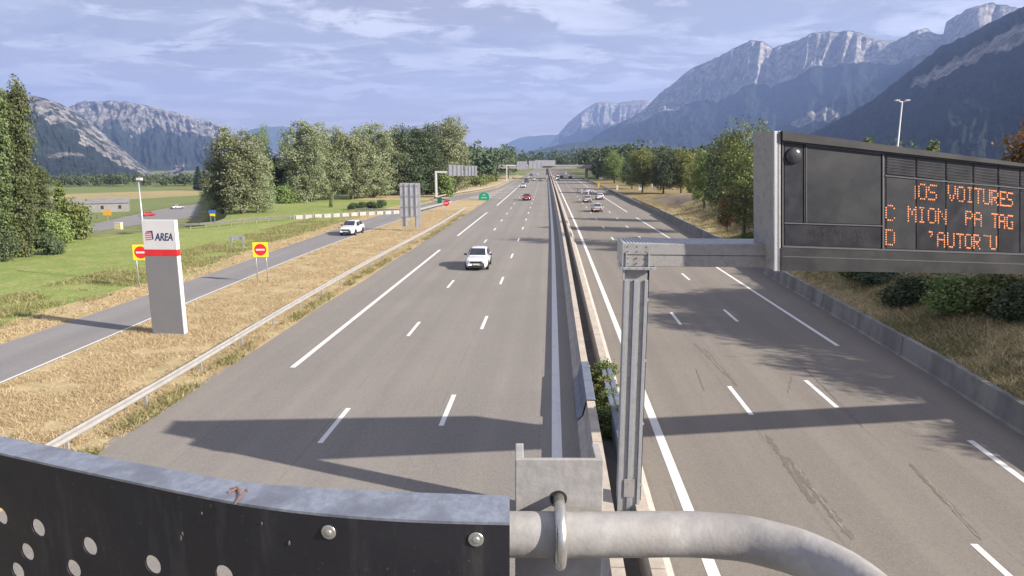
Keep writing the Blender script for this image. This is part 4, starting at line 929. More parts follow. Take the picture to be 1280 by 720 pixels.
# ------------------------------------------------------------------ vegetation
def quads(C, size, nrm_bias, aspect=1.0, rs=None):
    """leaf quads at centres C with sizes, random tilt biased along nrm_bias"""
    n = len(C); r = rs or rng
    nrm = r.normal(size=(n, 3))+nrm_bias; nrm /= np.linalg.norm(nrm, axis=1)[:, None]+1e-9
    t = np.cross(nrm, r.normal(size=(n, 3))); t /= np.linalg.norm(t, axis=1)[:, None]+1e-9; b = np.cross(nrm, t)
    s = size[:, None] if hasattr(size, '__len__') else np.full((n, 1), size)
    a = t*s*.5*aspect; b = b*s*.5
    V = np.stack([C-a, C-b*.8, C+a, C+b*.8], 1).reshape(-1, 3); F = np.arange(4*n).reshape(-1, 4); return V, F
def crown_lobes(lobes, nclump, per, leaf, spread, rs, inner=.55):
    C = []; Bv = []; T = []
    vol = np.array([l[3]*l[4]*l[5] for l in lobes])**(2/3); vol /= vol.sum()
    for l, k in zip(lobes, (vol*nclump).astype(int)+1):
        d = rs.normal(size=(k, 3)); d /= np.linalg.norm(d, axis=1)[:, None]; rad = inner+(1-inner)*rs.random(k)**.6
        c = np.array(l[:3])+d*rad[:, None]*np.array(l[3:6])
        sp = spread*(.6+.8*rs.random(k))
        cc = np.repeat(c, per, 0)+rs.normal(size=(k*per, 3))*np.repeat(sp, per)[:, None]*np.array([1, 1, .75])
        C.append(cc); Bv.append(np.repeat(d, per, 0)*.8+np.array([.15, -.1, .55]))
        T.append(np.repeat(np.clip(rs.normal(.5, .16, k), 0, 1), per))
    C = np.concatenate(C); Bv = np.concatenate(Bv); T = np.clip(np.concatenate(T)+rs.normal(0, .09, len(C)), 0, 1)
    V, F = quads(C, leaf*(.7+.6*rs.random(len(C))), Bv, 1.25, rs); return V, F, T
def trunk_mesh(h, r, limbs, m, rs, name='trunk'):
    t = MB(); P = [(0, 0, -.3)]; k = 5
    for i in range(1, k+1): P.append((rs.normal()*.04*h*i/k*.4, rs.normal()*.04*h*i/k*.4, h*i/k))
    t.tube(P, [r*(1.25 if i == 0 else 1)*(1-.8*i/k) for i in range(k+1)], 8)
    for l in limbs:
        z0 = h*rs.uniform(.25, .6); i = min(k-1, int(z0/h*k)); a = Vector(P[i]).lerp(Vector(P[i+1]), z0/h*k-i); b = Vector(l); mid = a.lerp(b, .5)+Vector((0, 0, -.06*h*rs.random()))
        t.tube([a, mid, b], [r*.42, r*.28, r*.08], 6)
    return t.mesh(name, m, True)
TREES = {}
def proto(key, H, lobes, leafm, barkm, nclump, per, leaf, spread, seed, tr=.28, th=.8, inner=.55):
    rs = np.random.default_rng(seed)
    V, F, T = crown_lobes(lobes, nclump, per, leaf, spread, rs, inner)
    lim = [tuple(np.array(l[:3])*.9) for l in lobes if rs.random() < .9][:9]
    TREES[key] = (trunk_mesh(H*th, tr, lim, barkm, rs), npmesh('crown', V, F, leafm, T), H)
def rl(seed, H, W, n, z0=.12, top=.96, lean=0, sy=1.):
    """lobes filling a tree outline: broad in the middle, uneven"""
    rs = np.random.default_rng(seed); L = []; n = int(n*1.5)
    for i in range(n):
        t = (i+.5)/n; z = H*(z0+(top-z0)*t); env = math.sqrt(max(.05, 1-((t-.46)/.60)**2))
        a = i*2.4+rs.random(); rr = W*.5*env*rs.uniform(.25, .78); s = W*.5*env*rs.uniform(.28, .60)
        L.append((rr*math.cos(a)+lean*t, rr*math.sin(a)*sy, z, s, s, max(s*rs.uniform(.8, 1.25), H*.07)))
    L.append((0, 0, H*.45, W*.30, W*.30, H*.33)); return L
def column(seed, H, W, n):
    rs = np.random.default_rng(seed); L = []
    for i in range(n):
        t = (i+.5)/n; env = (min(1, t/.10)**.5)*(1-max(0, (t-.84)/.16)**2.0*.66); a = i*2.39
        L.append((W*.22*env*math.cos(a), W*.22*env*math.sin(a), H*(.03+.95*t), W*.31*env+.06, W*.31*env+.06, H*.075))
    return L
proto('lomb1', 15, column(1, 15, 2.5, 24), A['lf_lomb'], A['barkpale'], 620, 26, .20, .24, 11, .25, .9, .4)
proto('lomb2', 15, column(2, 15, 2.9, 24), A['lf_lomb'], A['barkpale'], 620, 26, .20, .24, 12, .25, .9, .4)
proto('pop1', 18, rl(3, 18, 10, 15, .10), A['lf_pop'], A['barkpale'], 524, 46, .28, .50, 13, .35)
proto('pop2', 18, rl(4, 18, 9.5, 13, .10), A['lf_pop'], A['barkpale'], 491, 46, .28, .50, 14, .35)
proto('pop3', 18, rl(5, 18, 11, 17, .06), A['lf_pop'], A['barkpale'], 574, 46, .28, .50, 15, .35)
proto('popd', 18, rl(6, 18, 11, 15, .06), A['lf_dark'], A['bark'], 640, 36, .32, .62, 16, .35)
proto('rnd1', 11, rl(7, 11, 8.5, 11, .20), A['lf_green'], A['bark'], 560, 34, .22, .42, 17, .26, .7)
proto('rnd2', 11, rl(8, 11, 8, 10, .24), A['lf_lime'], A['bark'], 500, 34, .22, .42, 18, .22, .7)
proto('rnd3', 11, rl(9, 11, 9, 12, .26), A['lf_dark'], A['bark'], 560, 32, .24, .44, 19, .26, .7)
proto('airy', 12, rl(10, 12, 7.5, 12, .22, 1.0), A['lf_green'], A['barkpale'], 360, 26, .19, .38, 20, .2, .85, .35)
proto('rust', 9, rl(11, 9, 6, 9, .2), A['lf_rust'], A['bark'], 300, 22, .24, .32, 21, .18, .7)
proto('conf', 10, [(0, 0, 10*t, .2+2.1*(1-t), .2+2.1*(1-t), .55) for t in np.linspace(.08, .97, 13)], A['lf_con'], A['bark'], 520, 18, .26, .22, 22, .2, .95, .5)
proto('cone', 6, [(0, 0, 6*t, .1+.85*(1-t)**.7, .1+.85*(1-t)**.7, .4) for t in np.linspace(.1, .96, 10)], A['lf_green'], A['bark'], 260, 18, .17, .14, 23, .1, .9, .5)
proto('bush', 3, [(math.cos(i*2.4)*.9, math.sin(i*2.4)*.9, .8+.55*(i % 3), .85, .85, .8) for i in range(7)]+[(0, 0, 1.6, 1, 1, 1.2)], A['lf_green'], A['bark'], 240, 20, .19, .22, 24, .06, .5)
proto('bushl', 3, [(math.cos(i*2.4)*.9, math.sin(i*2.4)*.9, .8+.55*(i % 3), .85, .85, .8) for i in range(7)]+[(0, 0, 1.6, 1, 1, 1.2)], A['lf_lime'], A['bark'], 240, 20, .19, .22, 26, .06, .5)
proto('bushd', 3, [(math.cos(i*2.4)*.9, math.sin(i*2.4)*.9, .7+.5*(i % 3), .9, .9, .7) for i in range(7)]+[(0, 0, 1.4, 1, 1, 1.1)], A['lf_dark'], A['bark'], 240, 20, .2, .22, 25, .06, .5)
WID = dict(lomb1=2.5, lomb2=2.9, pop1=10, pop2=9.5, pop3=11, popd=11, rnd1=8.5, rnd2=8, rnd3=9, airy=7.5, rust=6, conf=4.6, cone=1.9, bush=3.8, bushl=3.8, bushd=3.8)
def tree(key, label, loc, h, wd, group=None, cat='tree', name=None):
    tm, cm, H = TREES[key]
    t = thing(name or ('shrub' if 'bush' in key else 'conifer' if key == 'conf' else 'poplar_tree' if key[:3] in ('lom', 'pop') else 'tree'), label, cat, loc, random.uniform(0, 6.28), group)
    sx = wd/WID[key]; t.scale = (sx, sx, h/H)
    link('trunk', tm, t); link('crown', cm, t); return t
def ptree(key, label, bx_, by_, ty_, wpx, z=0., tilt=0, **k):
    p = bankhit(bx_, by_) if z > .4 else gp(bx_, by_, z); z = p.z; h = (atY(bx_, ty_, p.y).z-z); d = (p-Vector((0, 0, CAM_H))).length
    t = tree(key, label, p, h, wpx/FPX*d*1.0, **k)
    if tilt: t.rotation_euler = (0, R(tilt), 0)
    return t
G1 = 'columnar poplars at the left edge'
ptree('lomb1', 'columnar poplar cut by the left picture edge, first of the tall pair', 2, 325, 103, 24, tilt=4.3, group=G1)
ptree('lomb2', 'tallest columnar poplar at the left edge, right of the cut one', 33, 321, 102, 23, tilt=4.6, group=G1)
ptree('lomb1', 'columnar poplar in shade behind the tall pair at the left edge', 17, 312, 112, 18, tilt=4.6, group=G1)
ptree('lomb2', 'shorter columnar poplar right of the tall pair, top level with the far slope', 56, 303, 209, 19, tilt=3, group=G1)
ptree('cone', 'narrow pointed young tree rising from the bushes near the grey shed', 80, 292, 226, 20)
ptree('bush', 'broad green bush under the pointed young tree at left', 89, 300, 248, 44, cat='shrub')
ptree('bush', 'rounded green bush between the short poplar and the broad bush', 72, 304, 262, 30, cat='shrub')
ptree('bushd', 'dark low bush at the foot of the tall poplars', 60, 318, 284, 32, cat='shrub')
ptree('bushd', 'dark bush at the left edge in front of the cut poplar', 8, 326, 280, 28, cat='shrub')
ptree('bush', 'light green sapling leaning at the tall poplar foot', 20, 322, 262, 22, cat='shrub')
G2 = 'trees standing behind the slip road meadow'
ptree('pop2', 'silvery poplar, tallest of the clump right of the totem', 303, 267, 157, 66, group=G2)
ptree('pop1', 'lower poplar on the left flank of the clump right of the totem', 278, 266, 192, 44, group=G2)
ptree('pop3', 'leafy poplar low on the right flank of the clump right of the totem', 322, 265, 190, 44, group=G2)
ptree('airy', 'thin bare stemmed tree rising behind the clump, with sparse crown', 334, 252, 160, 26, group=G2)
ptree('rnd3', 'dark green tree in the gap between clump and long poplar row', 347, 250, 196, 34, group=G2)
ptree('bush', 'bush at the left foot of the long poplar row', 356, 254, 230, 30, cat='shrub')
G3 = 'poplars in the long row behind the slip road'
ptree('pop3', 'first poplar at the left end of the long row', 386, 252, 152, 62, group=G3)
ptree('pop1', 'second poplar of the long row, slightly lower than the first', 415, 250, 157, 50, group=G3)
ptree('pop2', 'third poplar of the long row, with narrow pale crown', 440, 249, 160, 52, group=G3)
ptree('pop3', 'fourth poplar of the long row, broad and pale', 468, 247, 155, 58, group=G3)
ptree('pop1', 'fifth poplar of the long row, before the dark trees', 492, 244, 162, 50, group=G3)
ptree('popd', 'dark shaded tree left of the tallest row tree, behind the sign back', 512, 244, 160, 54, group=G3)
ptree('popd', 'dark shaded tree directly behind the white gantry post', 533, 243, 158, 52, group=G3)
ptree('pop2', 'tallest poplar at the right end of the row above the first gantry', 556, 241, 146, 56, group=G3)
ptree('pop1', 'pale green poplar leaning right at the end of the row', 568, 240, 168, 40, group=G3)
ptree('airy', 'sparse dead topped tree sticking out over the end of the row', 570, 238, 150, 34, group=G3)
ptree('bush', 'green bush below the first gantry sign', 556, 246, 214, 26, cat='shrub')
for k, (x, y, t_, wd) in enumerate(((441, 262, 250, 12), (452, 261.5, 249, 12), (464, 261, 248, 14), (476, 260, 246, 14))):
    ptree('bushd', ['first small bush from the left behind the white parapet', 'second small bush from the left behind the white parapet', 'third small bush from the left behind the white parapet', 'fourth small bush behind the white parapet, next to the sign back'][k], x, y, t_+2, wd*1.15, cat='shrub', group='small bushes behind the parapet')
t = tree('cone', 'thin young tree tied to a stake on the bright meadow', gp(414, 259), 2.6, .8)
ptree('conf', 'dark conifer left of the silvery clump, taller of the two', 249, 238, 208, 13, z=ZL)
ptree('conf', 'dark conifer just right of the taller conifer, in front of the far hedge', 257, 238, 213, 12, z=ZL)
# right side
ptree('airy', 'tall leafy tree on the bank just left of the message sign', 929, 300, 157, 84, z=2.0)
ptree('rnd1', 'second bushy tree on the bank pressed against the message sign', 968, 300, 205, 60, z=2.4)
ptree('rnd3', 'dark shaded tree on the bank left of the tall leafy tree', 903, 276, 172, 54, z=1.5)
ptree('rnd1', 'mid green tree behind the dark bank tree', 880, 262, 190, 40, z=.8)
ptree('rust', 'small red brown shrub at the foot of the tall leafy bank tree', 909, 290, 236, 26, z=1.9, cat='shrub', name='shrub')
for k, (x, y, t_, wd, key, lab) in enumerate(((851, 243, 186, 40, 'rnd2', 'sunlit yellow green tree in the row right of the motorway, right of the darker pair'), (829, 243, 190, 40, 'rnd3', 'dark tree with visible trunk in the row right of the motorway'), (803, 241, 186, 40, 'rnd2', 'bright topped tree in the row right of the motorway, left of the dark trunk'), (790, 236, 196, 30, 'rnd3', 'small dark tree left of the bright topped tree on the right'), (866, 250, 205, 26, 'rnd2', 'thin pale tree between the yellow green tree and the bank'), (768, 230, 190, 30, 'rnd1', 'green tree behind the pale house on the right'), (748, 224, 196, 24, 'rnd3', 'dark round tree left of the pale house on the right'))):
    ptree(key, lab, x, y, t_, wd, z=.3 if x > 780 else 0)
# trees beyond the right picture edge whose shade and tops are seen
for k, (x, y, h, wd, key, lab) in enumerate(((24.9, 36.5, 6.6, 4.6, 'rust', 'rust leaved tree at the right edge above the message sign'), (29.5, 38.0, 6.0, 5.5, 'rnd3', 'dark tree beside the rust leaved tree at the right edge'), (29.5, 28.5, 8.2, 8.0, 'rnd1', 'bank tree beyond the right edge, nearer of those shading the road'), (32, 32, 9.0, 9, 'rnd3', 'bank tree beyond the right edge farther up the slope'), (34, 26, 9.0, 8.5, 'rnd1', 'tall bank tree beyond the right edge, behind the nearer one'), (35, 43, 6.4, 5.4, 'airy', 'slim tree whose tip shows above the sign, left of the rust leaved tree'),
    (32.5, 21.5, 7.4, 7.5, 'rnd3', 'dense bank tree beyond the right edge, shading the hard shoulder'), (31, 15.5, 5.6, 6.5, 'rnd3', 'dense bank tree beyond the right edge nearest to the gantry'), (37, 33, 10, 9, 'rnd1', 'large tree at the top of the bank beyond the right edge'), (38, 38, 8.5, 8, 'rnd3', 'dark tree high on the bank beyond the rust leaved tree'), (33, 46, 5.4, 6, 'rnd3', 'dark bank tree hidden behind the right part of the sign'), (37, 52, 5.2, 6, 'rnd1', 'green bank tree hidden behind the middle of the sign'))):
    tree(key, lab, (x, y, bankz(x, y)-.1), h, wd)
for x, lab in ((1085, 'pale tree top peeping over the sign left of the lamp post'), (1167, 'pale tree top peeping over the sign right of the lamp post')):
    p = atY(x, 176 if x < 1100 else 180, 62); tree('cone', lab, (p.x, 62, bankz(p.x, 62)-.1), p.z-bankz(p.x, 62)+.3, 2.6)
tree('rnd2', 'round bank tree shading the road beyond the message sign', (26, 64, bankz(26, 64)-.1), 6.0, 7)
# shrubs on the bank under the sign
for k, (x, y, t_, wd, key, lab) in enumerate(((1072, 352, 325, 50, 'bush', 'low green shrub under the left part of the message sign'), (1133, 380, 338, 56, 'bushd', 'dark spiky shrub in the middle below the message sign'), (1195, 388, 340, 70, 'bush', 'large green shrub below the right part of the message sign'), (1240, 386, 336, 76, 'bush', 'spreading shrub below the sign next to the picture edge'), (1100, 350, 332, 60, 'bushd', 'dark undergrowth shrub between the low and the spiky shrub'), (1275, 400, 344, 60, 'bushd', 'dark shrub cut by the right picture edge below the sign'), (938, 305, 288, 34, 'bush', 'yellowish shrub on the bank at the foot of the leafy tree'), (955, 318, 296, 40, 'bushd', 'dark shrub on the bank behind the beam'))):
    q = bankhit(x, y); z = q.z
    h = atY(x, t_, q.y).z-z; tree(key, lab, (q.x, q.y, z-.05), max(h, .5), wd/FPX*q.length*.95, cat='shrub')
for k, (x, y, h, wd, key) in enumerate(((2.02, 24.9, 1.15, 1.3, 'bush'), (1.88, 23.3, 1.05, 1.2, 'bushl'), (2.0, 21.9, 1.0, 1.35, 'bush'), (2.02, 20.5, .95, 1.3, 'bush'))):
    tree(key, ['farthest of the green shrubs growing between the median barriers', 'second farthest yellowish shrub between the median barriers', 'third shrub between the median barriers beside the gantry post', 'nearest dark green shrub between the median barriers'][k], (x, y, 0), h, wd, 'shrubs in the median', 'shrub')
# far woods: one mass each
def wood(name, lab, area, n, hr, wr, leafm, per=130, leaf=.8, seed=5):
    rs = np.random.default_rng(seed); Vs = []; Fs = []; Ts = []; off = 0
    for i in range(n):
        x, y = area(rs); gz = float(ground_h(np.array(x), np.array(y))); h = rs.uniform(*hr); wd = h*rs.uniform(*wr); c = []
        nl = 6; L = [(x+wd*.28*math.cos(j*2.4), y+wd*.28*math.sin(j*2.4), gz+h*(.30+.60*(j+.5)/nl), wd*.30, wd*.30, h*.17) for j in range(nl)]
        V, F, T = crown_lobes(L, per//5, 5, leaf, .5, rs, .75); T = np.clip(T*.6+rs.random()*.4, 0, 1)
        Vs.append(V); Fs.append(F+off); Ts.append(T); off += len(V)
    o = link(name, npmesh(name, np.concatenate(Vs), np.concatenate(Fs), leafm, np.concatenate(Ts))); return tag(o, lab, kind='stuff')
wood('woodland', 'dark wood left of the motorway near the overpass', lambda r: (lambda Y: (-22-r.random()**1.3*70+xo(Y)-max(0, (300-Y))*.10, Y))(r.uniform(240, 480)), 190, (9, 17), (.5, .75), A['lf_dark'], 300, 1.0, 31)
wood('woodland', 'mid green wood right of the motorway', lambda r: (lambda Y: (25+r.random()**1.2*130+xo(Y), Y))(r.uniform(290, 520)), 230, (10, 18), (.5, .8), A['lf_dark'], 320, 1.05, 32)
wood('woodland', 'green wood behind the row of trees at right', lambda r: (lambda Y: (34+r.random()*60+(Y-200)*.12, Y))(r.uniform(225, 300)), 55, (9, 13), (.55, .8), A['lf_green'], 360, .8, 36)
wood('woodland', 'far wood closing the road axis behind the overpass', lambda r: (r.uniform(-130, 260), r.uniform(560, 900)), 170, (12, 22), (.6, .9), A['lf_dark'], 220, 1.6, 33)
wood('hedgerow', 'dark hedges at the foot of the left mountains', lambda r: (lambda a: (lambda d_: (-d_*math.sin(a), d_*math.cos(a)))(r.uniform(520, 610)))(r.uniform(.38, .80)), 170, (4, 9), (.8, 1.3), A['lf_dark'], 200, .9, 34)
wood('hedgerow', 'long dark tree line across the left valley', lambda r: (lambda X: (X, 760+r.normal()*60))(r.uniform(-800, -200)), 240, (9, 16), (.7, 1.1), A['lf_dark'], 130, 1.6, 35)
wood('hedgerow', 'scrub along the outer side of the slip road', lambda r: (lambda Y: (SL(Y)-6-r.random()*14, Y))(r.uniform(165, 300)), 70, (1.5, 3.6), (.8, 1.4), A['lf_green'], 160, .5, 37)
wood('hedgerow', 'scrub line beside the left side road', lambda r: (lambda t: tuple(gp(98+82*t, 291-6*t+r.normal()*1.2).xy))(r.random()), 40, (.5, 1.2), (.8, 1.3), A['lf_lime'], 140, .22, 38)
# grasses
def grass(name, lab, pts, h, wdt, m, seed, lean=.5):
    rs = np.random.default_rng(seed); n = len(pts); a = rs.random(n)*6.283; hh = h*(.5+rs.random(n)); ww = wdt*(.6+.8*rs.random(n))
    d = np.stack([np.cos(a), np.sin(a), 0*a], 1); e = rs.normal(size=(n, 2))*lean*hh[:, None]
    P = pts; V = np.stack([P-d*ww[:, None]/2, P+d*ww[:, None]/2, P+np.concatenate([e, hh[:, None]], 1)], 1).reshape(-1, 3)
    return tag(link(name, npmesh(name, V, np.arange(3*n).reshape(-1, 3), m, np.clip(rs.normal(.5, .25, n), 0, 1))), lab, kind='stuff')
def scatter(n, y0, y1, xf0, xf1, seed, clump=.5, pw=1.6, freq=.8, zf=None):
    rs = np.random.default_rng(seed); u = rs.random(n*3); Y = y0+(y1-y0)*u**pw
    X0 = np.array([xf0(y) for y in np.linspace(y0, y1, 80)]); X1 = np.array([xf1(y) for y in np.linspace(y0, y1, 80)]); gyy = np.linspace(y0, y1, 80)
    X = np.interp(Y, gyy, X0)+(np.interp(Y, gyy, X1)-np.interp(Y, gyy, X0))*rs.random(n*3)
    k = fbm(X*freq, Y*freq, 3, seed) > clump-.12+.24*rs.random(n*3); X, Y = X[k][:n], Y[k][:n]
    Z = np.zeros(len(X)) if zf is None else zf(X, Y); return np.stack([X, Y, Z], 1)
grass('dry_grass', 'straw coloured dry grass on the verge between slip road and motorway', scatter(170000, 16, 120, lambda y: SR(y)+.15, lambda y: smooth([(p[0], p[1]) for p in rp], y, 10)+.75, 41, .42, 1.9), .12, .026, A['straw'], 42, 1.0)
grass('dry_grass', 'straw coloured dry grass on the far side of the slip road', scatter(45000, 22, 130, lambda y: SL(y)-2.8, lambda y: SL(y)-.1, 43, .42, 1.7), .11, .04, A['straw'], 44, 1.)
grass('green_grass', 'longer green and straw grass on the meadow edge', scatter(34000, 22, 120, lambda y: SL(y)-9, lambda y: SL(y)-2.2, 45, .47, 1.6, .35), .20, .05, A['blade'], 46, .8)
grass('weeds', 'green weeds under the left guardrail', scatter(7000, 18, 110, lambda y: smooth([(p[0], p[1]) for p in rp], y, 10)+.1, lambda y: smooth([(p[0], p[1]) for p in rp], y, 10)+.8, 47, .56, 1.6), .22, .05, A['blade'], 48, .7)
grass('dry_grass', 'dry grass and weeds on the right bank', scatter(110000, 12, 110, lambda y: wx(y)+.4, lambda y: wx(y)+11, 49, .46, 1.5, .6, lambda X, Y: bank_h(X, Y)-.02), .20, .05, A['straw'], 50, .9)
grass('green_grass', 'green tufts on the right bank', scatter(50000, 12, 110, lambda y: wx(y)+.4, lambda y: wx(y)+11, 51, .54, 1.5, .3, lambda X, Y: bank_h(X, Y)-.02), .24, .06, A['blade'], 52, .8)

# ------------------------------------------------------------------ mountains
def mountmat(name, rock, forest, scree, fs=1.):
    m, t, b = newmat(name); p = geo(t)
    a = t.nodes.new('ShaderNodeAttribute'); a.attribute_name = 'rock'
    mp = t.nodes.new('ShaderNodeMapping'); mp.inputs['Scale'].default_value = (1, 1, .35); t.links.new(p, mp.inputs[0])
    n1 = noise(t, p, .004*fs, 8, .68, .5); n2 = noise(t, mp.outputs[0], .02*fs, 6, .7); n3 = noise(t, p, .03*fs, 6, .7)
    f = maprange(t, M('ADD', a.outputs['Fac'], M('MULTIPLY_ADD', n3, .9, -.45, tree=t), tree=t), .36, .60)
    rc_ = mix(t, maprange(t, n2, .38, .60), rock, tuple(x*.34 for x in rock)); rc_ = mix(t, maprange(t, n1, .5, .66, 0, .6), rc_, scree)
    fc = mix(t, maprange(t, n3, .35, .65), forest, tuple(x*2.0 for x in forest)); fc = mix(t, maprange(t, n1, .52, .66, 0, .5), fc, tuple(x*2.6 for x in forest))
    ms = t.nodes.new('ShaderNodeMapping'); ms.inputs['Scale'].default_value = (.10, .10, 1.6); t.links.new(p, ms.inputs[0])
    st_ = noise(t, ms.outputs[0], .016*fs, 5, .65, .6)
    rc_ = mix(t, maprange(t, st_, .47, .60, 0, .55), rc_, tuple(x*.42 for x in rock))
    t.links.new(mix(t, f, fc, rc_), b.inputs['Base Color']); b.inputs['Roughness'].default_value = .95; b.inputs['Specular IOR Level'].default_value = .05
    bump(t, b, n3, 1., 30.); return m
A['mtn'] = mountmat('limestone_and_forest', (.45, .42, .385), (.010, .016, .015), (.10, .11, .08))
A['mtnl'] = mountmat('pale_limestone_slope', (.47, .44, .41), (.020, .028, .024), (.12, .13, .10))
A['hill'] = mountmat('wooded_hill', (.2, .2, .17), (.022, .034, .02), (.10, .12, .06))
def mountain(name, ridge, m, foot=.62, base=-1., prof=None, rockf=None, gully=1., nu=340, nv=110, seed=1, back=1.25, rough=1., label=None):
    """ridge: (px, py, distance); builds a ridge, a carved front flank down to the valley and a back flank"""
    RP = []
    for x, y, d in ridge:
        r_ = ray(x, y); r_ = r_*(d/math.hypot(r_.x, r_.y)); RP.append((r_.x, r_.y, CAM_H+r_.z))
    RP = np.array(RP); s = np.concatenate([[0], np.cumsum(np.linalg.norm(np.diff(RP[:, :2], axis=0), axis=1))])
    su = np.linspace(0, s[-1], nu); Rg = np.stack([np.interp(su, s, RP[:, k]) for k in range(3)], 1)
    pxs = np.interp(su, s, [q[0] for q in ridge]); amp = Rg[:, 2].max()
    Rg[:, 2] += (fbm(su/amp*6, su*0, 5, seed)-.5)*amp*.035*rough+(fbm(su/amp*28, su*0+5, 4, seed+3)-.5)*amp*.022*rough
    tb_ = np.linspace(-.35, 0, 14)[:-1]; tf = np.linspace(0, 1, nv); tt_ = np.concatenate([tb_, tf])
    U, Tt = np.meshgrid(np.arange(nu), tt_, indexing='ij'); Rr = Rg[U]; uu = su[U]; PX = pxs[U]
    d = np.hypot(Rr[..., 0], Rr[..., 1])
    prof = prof or (lambda t, px: (1-t)**1.35)
    tp = np.clip(Tt, 0, 1); z = base+(Rr[..., 2]-base)*prof(tp, PX)
    z = np.where(Tt < 0, Rr[..., 2]*(1+Tt*1.6), z)
    k = np.where(Tt >= 0, 1-(1-foot)*tp, 1+(back-1)*(-Tt/.35))
    sc_ = amp
    wv = fbm(uu/sc_*1.4+Tt*1.2, Tt*2.2, 3, seed+9)
    rid = 1-np.abs(2*fbm(uu/sc_*3.2+wv*1.2, Tt*1.3, 5, seed+20)-1); rid2 = 1-np.abs(2*fbm(uu/sc_*10+wv*2, Tt*4., 5, seed+40)-1)
    amt = sstep(0, .12, tp)*sstep(1.02, .8, tp)*np.where(Tt >= 0, 1, .3)
    carve = ((rid-.6)*.22+(rid2-.6)*.12)*gully*amt
    k = k-carve*.33*(1-foot)*1.3; z = z*(1+carve*.28)+ (fbm(uu/sc_*30, Tt*25, 4, seed+60)-.5)*amp*.03*amt*rough
    k = k+(np.abs(2*fbm(uu/sc_*13, Tt*2.5+3, 4, seed+80)-1)-.3)*.020*sstep(.0, .03, tp)*sstep(.26, .16, tp)*(1 if gully > .85 else 0)
    X = Rr[..., 0]*k; Y = Rr[..., 1]*k; z = np.where(Tt >= .985, base-1.0, np.maximum(z, base+.4))
    rock = rockf(tp, PX, z/amp, uu/sc_) if rockf else np.zeros_like(z)
    V = np.stack([X, Y, z], -1).reshape(-1, 3); nT = len(tt_)
    ii = (np.arange(nu-1)[:, None]*nT+np.arange(nT-1)[None]).ravel()
    me = npmesh(name, V, np.stack([ii, ii+1, ii+1+nT, ii+nT], -1), m)
    at = me.attributes.new('rock', 'FLOAT', 'POINT'); at.data.foreach_set('value', rock.reshape(-1).astype(np.float32))
    me.polygons.foreach_set('use_smooth', [True]*len(me.polygons)); o = link(name, me); tag(o, label, kind='structure'); return o
def cliffprof(tc, zc):                        # near-vertical cliff of relative height 1-zc over the first tc of the flank, then a forested apron
    def f(t, px):
        c = zc(px) if callable(zc) else zc
        return np.where(t < tc, 1-(1-c)*sstep(0, 1, t/tc*.9+.05), c*(1-(np.clip(t-tc, 0, 1))/(1-tc))**1.25)
    return f
# right: main massif with its band of cliffs
zc = lambda px: np.interp(px, [700, 800, 850, 900, 960, 1010, 1080, 1150, 1200, 1270, 1400], [.98, .85, .62, .52, .62, .66, .72, .74, .62, .70, .8])
def rk(t, px, z, u):
    ed = (fbm(u*7, t*9, 4, 77)-.5)*.14
    band_ = sstep(.17, .13, t+ed*.6)*sstep(.0, .02, t)
    left = sstep(735, 800, px)*sstep(890, 840, px)*sstep(.34, .22, t+ed)*.55
    out_ = np.exp(-((px-1038)/22)**2-((t-.60+ed)/.055)**2)*1.1+np.exp(-((px-1010)/18)**2-((t-.63+ed)/.04)**2)*.8
    return np.maximum(np.maximum(band_*sstep(800, 850, px), left), out_)
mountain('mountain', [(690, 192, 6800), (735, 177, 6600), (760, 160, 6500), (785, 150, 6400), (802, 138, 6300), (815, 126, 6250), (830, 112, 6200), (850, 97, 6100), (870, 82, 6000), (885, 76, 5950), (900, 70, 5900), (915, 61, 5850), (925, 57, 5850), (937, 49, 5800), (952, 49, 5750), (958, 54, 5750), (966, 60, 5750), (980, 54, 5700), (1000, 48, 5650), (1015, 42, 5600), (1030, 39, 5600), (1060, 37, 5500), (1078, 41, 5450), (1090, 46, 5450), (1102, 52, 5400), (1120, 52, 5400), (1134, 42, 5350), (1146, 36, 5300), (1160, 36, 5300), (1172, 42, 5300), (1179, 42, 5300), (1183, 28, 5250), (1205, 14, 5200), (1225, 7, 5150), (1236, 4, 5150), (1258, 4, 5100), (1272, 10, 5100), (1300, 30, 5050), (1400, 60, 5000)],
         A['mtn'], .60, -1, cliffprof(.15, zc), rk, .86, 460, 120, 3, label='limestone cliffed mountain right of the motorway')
# right: near dark slope
def rk2(t, px, z, u):
    ed = (fbm(u*7, t*9, 4, 57)-.5)*.22; c = np.interp(px, [1130, 1150, 1200, 1250, 1300], [.22, .25, .27, .27, .25])
    return np.exp(-((t-c+ed*.5)/.065)**4)*sstep(1125, 1155, px)*.8
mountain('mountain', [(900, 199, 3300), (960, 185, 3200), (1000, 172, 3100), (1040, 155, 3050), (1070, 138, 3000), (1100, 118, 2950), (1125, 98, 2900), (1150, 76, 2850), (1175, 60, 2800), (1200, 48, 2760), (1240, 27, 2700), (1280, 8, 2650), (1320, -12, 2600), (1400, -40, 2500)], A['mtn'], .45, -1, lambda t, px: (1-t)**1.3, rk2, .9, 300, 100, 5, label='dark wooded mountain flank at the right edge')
mountain('mountain', [(650, 199, 9300), (672, 188, 9200), (690, 178, 9100), (700, 165, 9100), (712, 152, 9000), (724, 142, 9000), (738, 132, 9000), (746, 127, 9000), (756, 126, 9000), (770, 128, 9000), (790, 126, 8950), (810, 125, 8900), (830, 128, 8900), (880, 150, 8800), (960, 180, 8800)], A['mtn'], .72, -1, cliffprof(.2, .6), lambda t, px, z, u: sstep(.30, .18, t+(fbm(u*8, t*8, 4, 7)-.5)*.3)*.55, .8, 220, 70, 9, label='rounded blue mountain at the end of the valley')
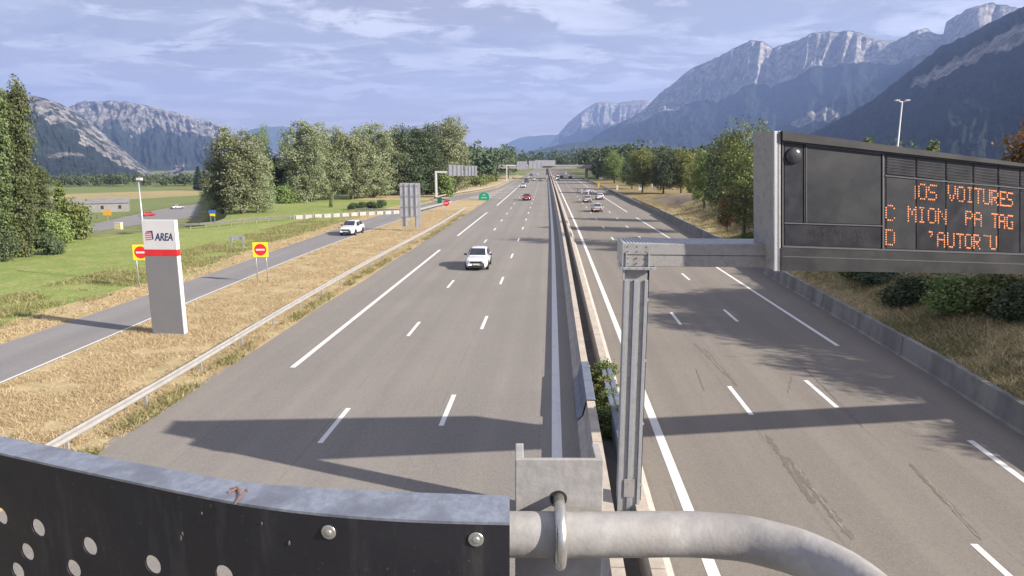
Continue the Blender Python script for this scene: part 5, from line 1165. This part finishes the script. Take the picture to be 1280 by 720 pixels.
mountain('hill', [(590, 201, 5200), (630, 196, 5000), (660, 190, 4900), (690, 183, 4800), (710, 179, 4800), (740, 177, 4700), (780, 178, 4600), (850, 180, 4400), (930, 190, 4200)], A['hill'], .6, -1, None, lambda t, px, z, u: np.exp(-((t-.25)/.06)**2)*sstep(660, 690, px)*.5, .5, 160, 50, 13, label='low wooded hill below the rounded mountain')
mountain('mountain', [(560, 200, 12400), (600, 192, 12300), (625, 184, 12300), (640, 176, 12200), (655, 171, 12200), (675, 169, 12200), (700, 168, 12200), (760, 172, 12200), (850, 190, 12200)], A['hill'], .85, -1, None, None, .5, 120, 40, 15, label='farthest pale blue mountain at the end of the valley')
# left: near slope, back rocky mountain, far blue one
def rkl(t, px, z, u):  # rock thins out into the dark flank colour towards the foot
    ed = (fbm(u*6+t*3, t*9, 5, 91)-.5)*.55; lim = np.interp(px, [-80, 20, 60, 120, 170, 215], [.30, .34, .42, .58, .72, .8])
    up = sstep(lim+.08, lim-.06, t+ed*.5)*(.40+.5*sstep(.45, .62, fbm(u*9+t*14, t*16-u*5, 4, 95)))
    return np.maximum(up, np.exp(-((px-75)/45)**2-((t-.74+ed*.1+(px-75)*.0012)/.045)**2)*.55)
mountain('mountain', [(-160, 96, 3300), (-60, 104, 3350), (0, 113, 3400), (35, 119, 3450), (55, 122, 3500), (72, 127, 3500), (90, 138, 3550), (105, 148, 3600), (130, 167, 3650), (150, 184, 3700), (165, 197, 3750), (185, 210, 3800), (200, 214, 3850), (230, 200, 3900)], A['mtnl'], .45, -36, lambda t, px: (1-t)**1.15, rkl, .8, 300, 120, 21, label='grey blue mountain slope on the left, rocky above and dark below')
def rkb(t, px, z, u):
    ed = (fbm(u*6, t*9, 5, 93)-.5)*.4
    return np.clip(sstep(.62, .42, t+ed)*(.42+.6*(fbm(u*12+t*4, t*20, 4, 99)-.3)), 0, 1)
mountain('mountain', [(40, 160, 6000), (70, 142, 6000), (92, 131, 6000), (100, 127, 6000), (108, 125, 6000), (118, 126, 6000), (135, 125, 6000), (160, 127, 6050), (180, 131, 6100), (197, 135, 6100), (212, 139, 6100), (228, 142, 6150), (248, 148, 6200), (262, 150, 6200), (272, 157, 6250), (285, 163, 6300), (300, 172, 6300), (330, 186, 6350), (380, 198, 6400)], A['mtnl'], .55, -36, lambda t, px: (1-t)**1.1, rkb, 1.5, 340, 120, 27, rough=1.3, label='pale rocky mountain in the left background')
mountain('mountain', [(220, 190, 11500), (280, 172, 11500), (310, 163, 11500), (325, 159, 11500), (345, 158, 11500), (362, 159, 11500), (390, 165, 11500), (430, 174, 11500), (500, 186, 11500), (560, 198, 11500)], A['hill'], .8, -36, None, None, .6, 140, 40, 33, label='far blue mountain between the left trees')

# ------------------------------------------------------------------ haze
hm = bpy.data.materials.new('valley_air'); hm.use_nodes = True; t = hm.node_tree; t.nodes.clear()
pv = t.nodes.new('ShaderNodeVolumePrincipled'); mo = t.nodes.new('ShaderNodeOutputMaterial'); t.links.new(pv.outputs[0], mo.inputs['Volume'])
pv.inputs['Color'].default_value = (.35, .51, 1.0, 1); pv.inputs['Density'].default_value = 9.8e-5; pv.inputs['Anisotropy'].default_value = .1
hb_ = MB().box(-13000, 13000, -13000, 13000, -48, 1360).build('haze', hm); tag(hb_, 'pale blue valley air', kind='stuff')
